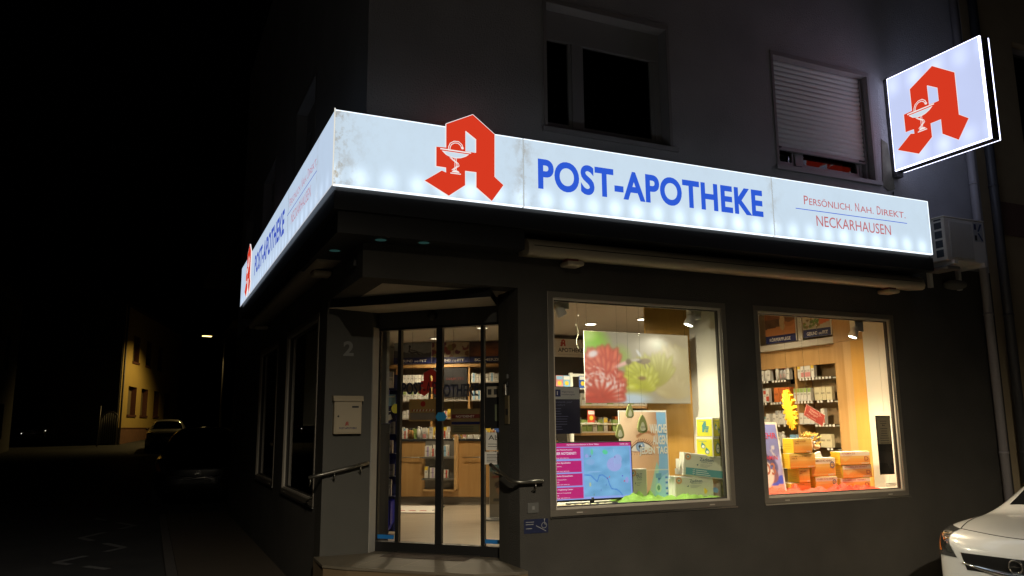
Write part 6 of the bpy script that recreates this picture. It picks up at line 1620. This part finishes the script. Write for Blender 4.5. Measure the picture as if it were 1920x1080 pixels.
# back wall shelves
BK = Fr(COUNTER.p(0, 0, -2.2), COUNTER.u, COUNTER.v)
t = thing("back_shelf", "tall beech shelving full of packages behind the counter", "shelf", BK.p(-.2, .36, -.1)); M_dk = pm("shelf_dark_back", (.24, .20, .16), .7)
g = MB(); g.fbox(BK, -1.62, 1.6, .36, 2.76, -.35, -.32, M_dk); g.build("back_panel", t)
for a in (-1.60, -1.37, -.68, .05, .78, 1.5): g = MB(); g.fbox(BK, a, a + .035, .36, 2.70, -.31, 0, M_wood); g.build("upright", t)
for z in (2.42, 2.08, 1.74, 1.40): g = MB(); g.fbox(BK, -1.6, 1.535, z - .022, z - .002, -.318, -.01, pm("shelf_board", (.36, .33, .28), .5)); g.build("shelf", t)
g = MB(); g.fbox(BK, -1.62, 1.6, 2.705, 2.765, -.318, .02, M_wood); g.build("top_rail", t)
GB = "packages on the shelves behind the counter"
sets = {2.42: (["wht"], ["bluepack"], ["bluepack", "wht"]), 2.08: (["wht", "greypack"], ["wht_tall"], ["bluepack"]), 1.74: (["redpack", "wht", "lilacpack"], ["yellowbag", "yellowbag", "redpack"], ["bluegrey", "bluepack"]), 1.40: (["wht", "darkbot", "redpack"], ["yellowbag", "pinkpack"], ["redpack", "bluecart"])}
nm = {2.42: "top", 2.08: "second", 1.74: "third", 1.40: "fourth"}
for z, (l_, m_, r_) in sets.items():
    row(BK, -1.31, -.70, z, -.03, l_, .012, GB, " on the %s shelf at the left behind the counter" % nm[z])
    if z != 2.42: row(BK, -.62, .03, z, -.03, m_, .008, GB, " on the %s shelf in the middle behind the counter" % nm[z])
    row(BK, .10, .76, z, -.03, r_, .012, GB, " on the %s shelf at the right behind the counter" % nm[z])
mb = MB(); mb.fbox(BK, -.62, .03, 2.13, 2.69, -.015, .0, pm("dark_board", (.02, .02, .022), .35)); mb.text(BK, "DIABETES", -.38, 2.46, .34, .045, .002, M_wine); 
for k in range(3): mb.rect(BK, -.5, -.5 + .3 + .06 * k, 2.36 - k * .04, 2.367 - k * .04, .002, M_navy)
mb.build("dark_board", None, "black information board with dark red heading on the shelves behind the counter", "board")
def climber():
    cv = Cv(.74, .28, 54, 24, (.42, .44, .47)); cv.c[:] = np.array((.40, .42, .45)) + (cv.Y / .28)[..., None] * .10; cv.noise(8, .06); cv.poly([(0, 0), (.74, 0), (.74, .10), (.5, .06), (.2, .11), (0, .14)], (.26, .27, .30)); cv.ell(.31, .21, .022, .035, (.10, .10, .11)); cv.line([(.31, .20), (.30, .12), (.36, .09), (.44, .10), (.5, .06)], .016, (.10, .10, .12)); cv.line([(.33, .15), (.42, .13), (.56, .075)], .010, (.12, .12, .13)); return cv
def fruits():
    cv = Cv(.70, .28, 50, 24, (.62, .56, .46)); rg = np.random.default_rng(2)
    for k in range(26): cv.ell(.7 * rg.random(), .28 * rg.random(), .035 + .03 * rg.random(), .035 + .03 * rg.random(), [(.45, .20, .20), (.38, .16, .26), (.46, .42, .22), (.66, .60, .52), (.42, .26, .14)][k % 5])
    return cv
def flames():
    cv = Cv(.8, .28, 44, 20, (.22, .13, .11)); cv.noise(9, .10); cv.ell(.40, .02, .34, .16, (.50, .28, .14), soft=1); cv.noise(14, .12); return cv
poster_board(BK, -1.42, -.665, 2.785, 3.185, .02, .115, [("GESUND", 1), ("UND", .6), ("FIT", 1)], climber, "grey blue poster of a climber titled Gesund und Fit behind the counter", 0)
poster_board(BK, -.66, .07, 2.785, 3.185, .02, .115, [("GESUND", 1), ("UND", .6), ("FIT", 1)], fruits, "poster of colourful fruit titled Gesund und Fit behind the counter", 0)
poster_board(BK, .075, .90, 2.785, 3.185, .02, .115, [("SCHMERZEN", 1)], flames, "dark red poster titled Schmerzen behind the counter", 0)
mb = MB(); f_ = BK.at(-1.74, 2.93, .1); mb.fbox(f_, 0, .20, 0, .15, -.15, 0, M_whitep); mb.fbox(f_, .02, .17, .03, .06, .001, .004, M_ink); mb.fbox(f_, .02, .17, .08, .11, .001, .004, M_ink); mb.build("wall_vent", None, "white slotted ventilation box high on the wall left of the climber poster", "vent", bevel=.006)
# blue revolving display just inside the door
cr = Vector((_r.x, _r.y, 0)).normalized()
BD = Fr((.865, 2.50, 0), cr, (0, 0, 1))
t = thing("floor_display", "tall blue cardboard floor display with shelves inside the left of the door", "display stand", BD.p(.1, .36, -.1))
g = MB(); g.prism(BD, [(-.03, .42), (.09, .42), (.125, .50), (.125, .74), (.06, .78), (.055, 1.4), (.045, 2.1), (.03, 2.30), (0, 2.36), (-.03, 2.36)], -.30, 0, M_blue); g.build("side_panel", t)
g = MB(); g.fbox(BD, .0, .185, .38, 2.2, -.34, -.305, M_navy); g.build("back_panel", t)
for z in (.80, 1.02, 1.28, 1.50, 1.80, 2.03): g = MB(); g.fbox(BD, .065, .175, z - .022, z - .002, -.28, -.02, M_navy); g.build("shelf", t)
g = MB(); g.tube([BD.p(.03, .36, -.1), BD.p(.05, .42, -.12)], .05, M_black, 10); g.build("foot", t)
GD = "goods on the blue floor display"
for z, ks in ((.80, ["wht_tall", "wht_tall"]), (1.02, ["leaflet"]), (1.28, ["wht", "darkbot"]), (1.50, ["leaflet"]), (2.03, ["wht_tall", "darkbot"])):
    row(BD, .066, .175, z, -.04, ks, .003, GD, " on the blue floor display, shelf at %s" % {.80: "knee height", 1.02: "thigh height", 1.28: "waist height", 1.50: "chest height", 2.03: "head height"}[z])
mb = MB(); f_ = BD.at(.03, 1.60, .03, rot=.35); mb.fbox(f_, 0, .16, 0, .15, -.01, 0, M_navy); mb.rect(f_, .05, .12, .03, .09, .0012, M_paper); mb.rect(f_, .03, .13, .12, .127, .0012, M_paper); mb.disc(f_, .03, .05, .0014, .02, M_grey, 12); mb.build("price_card", None, "tilted navy card with white picture on the blue floor display", "card")
mb = MB(); f_ = BD.at(.07, 1.82, .02); mb.fbox(f_, 0, .09, 0, .13, -.01, 0, pk("sky")); mb.rect(f_, .01, .08, .10, .11, .0012, M_paper); mb.build("sky_card", None, "plain sky blue card in the middle of the blue floor display", "card")
# floor mat and leaflet stand
t = thing("floor_mat", "white floor mat with dark edge and red and black print before the counter", "mat", (2.15, 5.3, .357))
mp4 = [(1.62, 4.95), (2.28, 4.55), (2.72, 5.50), (2.02, 5.95)]
g = MB(); g.prism(W, mp4, .357, .362, M_black); g.build("edge", t)
cx, cy_ = 2.16, 5.24; g = MB(); g.flat(W, [(cx + (x - cx) * .93, cy_ + (y - cy_) * .95) for x, y in mp4], .3635, M_paper); g.build("face", t)
g = MB(); f_ = Fr((1.78, 4.98, .365), (.86, -.51, 0), (.42, .9, 0))
for a in (0, .16, .32): g.flat(f_, [(a, .12), (a + .12, .12), (a + .10, .22), (a + .02, .22)], 0, M_redfilm)
g.ring(f_, .60, .18, 0, .07, .09, M_ink, 18); g.ribbon(f_, [(.5, .34), (.6, .42), (.75, .40)], .02, 0, M_ink); g.build("print", t)
LSf = Fr((2.66, 3.46, 0), cr, (0, 0, 1))
t = thing("leaflet_stand", "leaflet stand with portrait poster at the right inside the door", "stand", LSf.p(.1, .36, 0))
g = MB(); g.fbox(LSf, -.04, .35, .36, 1.25, -.04, 0, M_whitep); g.build("panel", t); g = MB(); g.fbox(LSf, -.10, .40, .358, .375, -.2, .15, M_grey); g.build("base", t)
def portrait():
    cv = Cv(.38, .85, 20, 44, (.50, .46, .38)); cv.rect(0, .38, .58, .85, (.42, .55, .58)); cv.ell(.16, .36, .07, .09, (.62, .47, .36)); cv.ell(.15, .42, .085, .05, (.30, .24, .20)); cv.rect(.04, .34, .20, .24, (.25, .24, .22)); cv.rect(.0, .38, 0, .16, (.58, .55, .50)); cv.line([(.05, .52), (.3, .53)], .02, (.55, .2, .15)); return cv
picture("print", portrait(), LSf, -.035, .345, .39, 1.24, .0015, P_pic, t)
mb = MB(); L = []
for k in range(40):
    a = -.05 + k * .027; L.append(COUNTER.p(a, 1.43 + .05 * math.sin(k * .9), .05 + .02 * math.sin(k)))
mb.tube(L, .002, M_dri, 4)
for p in L[::3]: mb.ball(p, .008, .008, .008, em("fairy_bulb", (1, .9, .6), 1.5), 6, 4)
mb.build("fairy_lights", None, "string of tiny warm fairy lights along the counter top", "fairy lights")
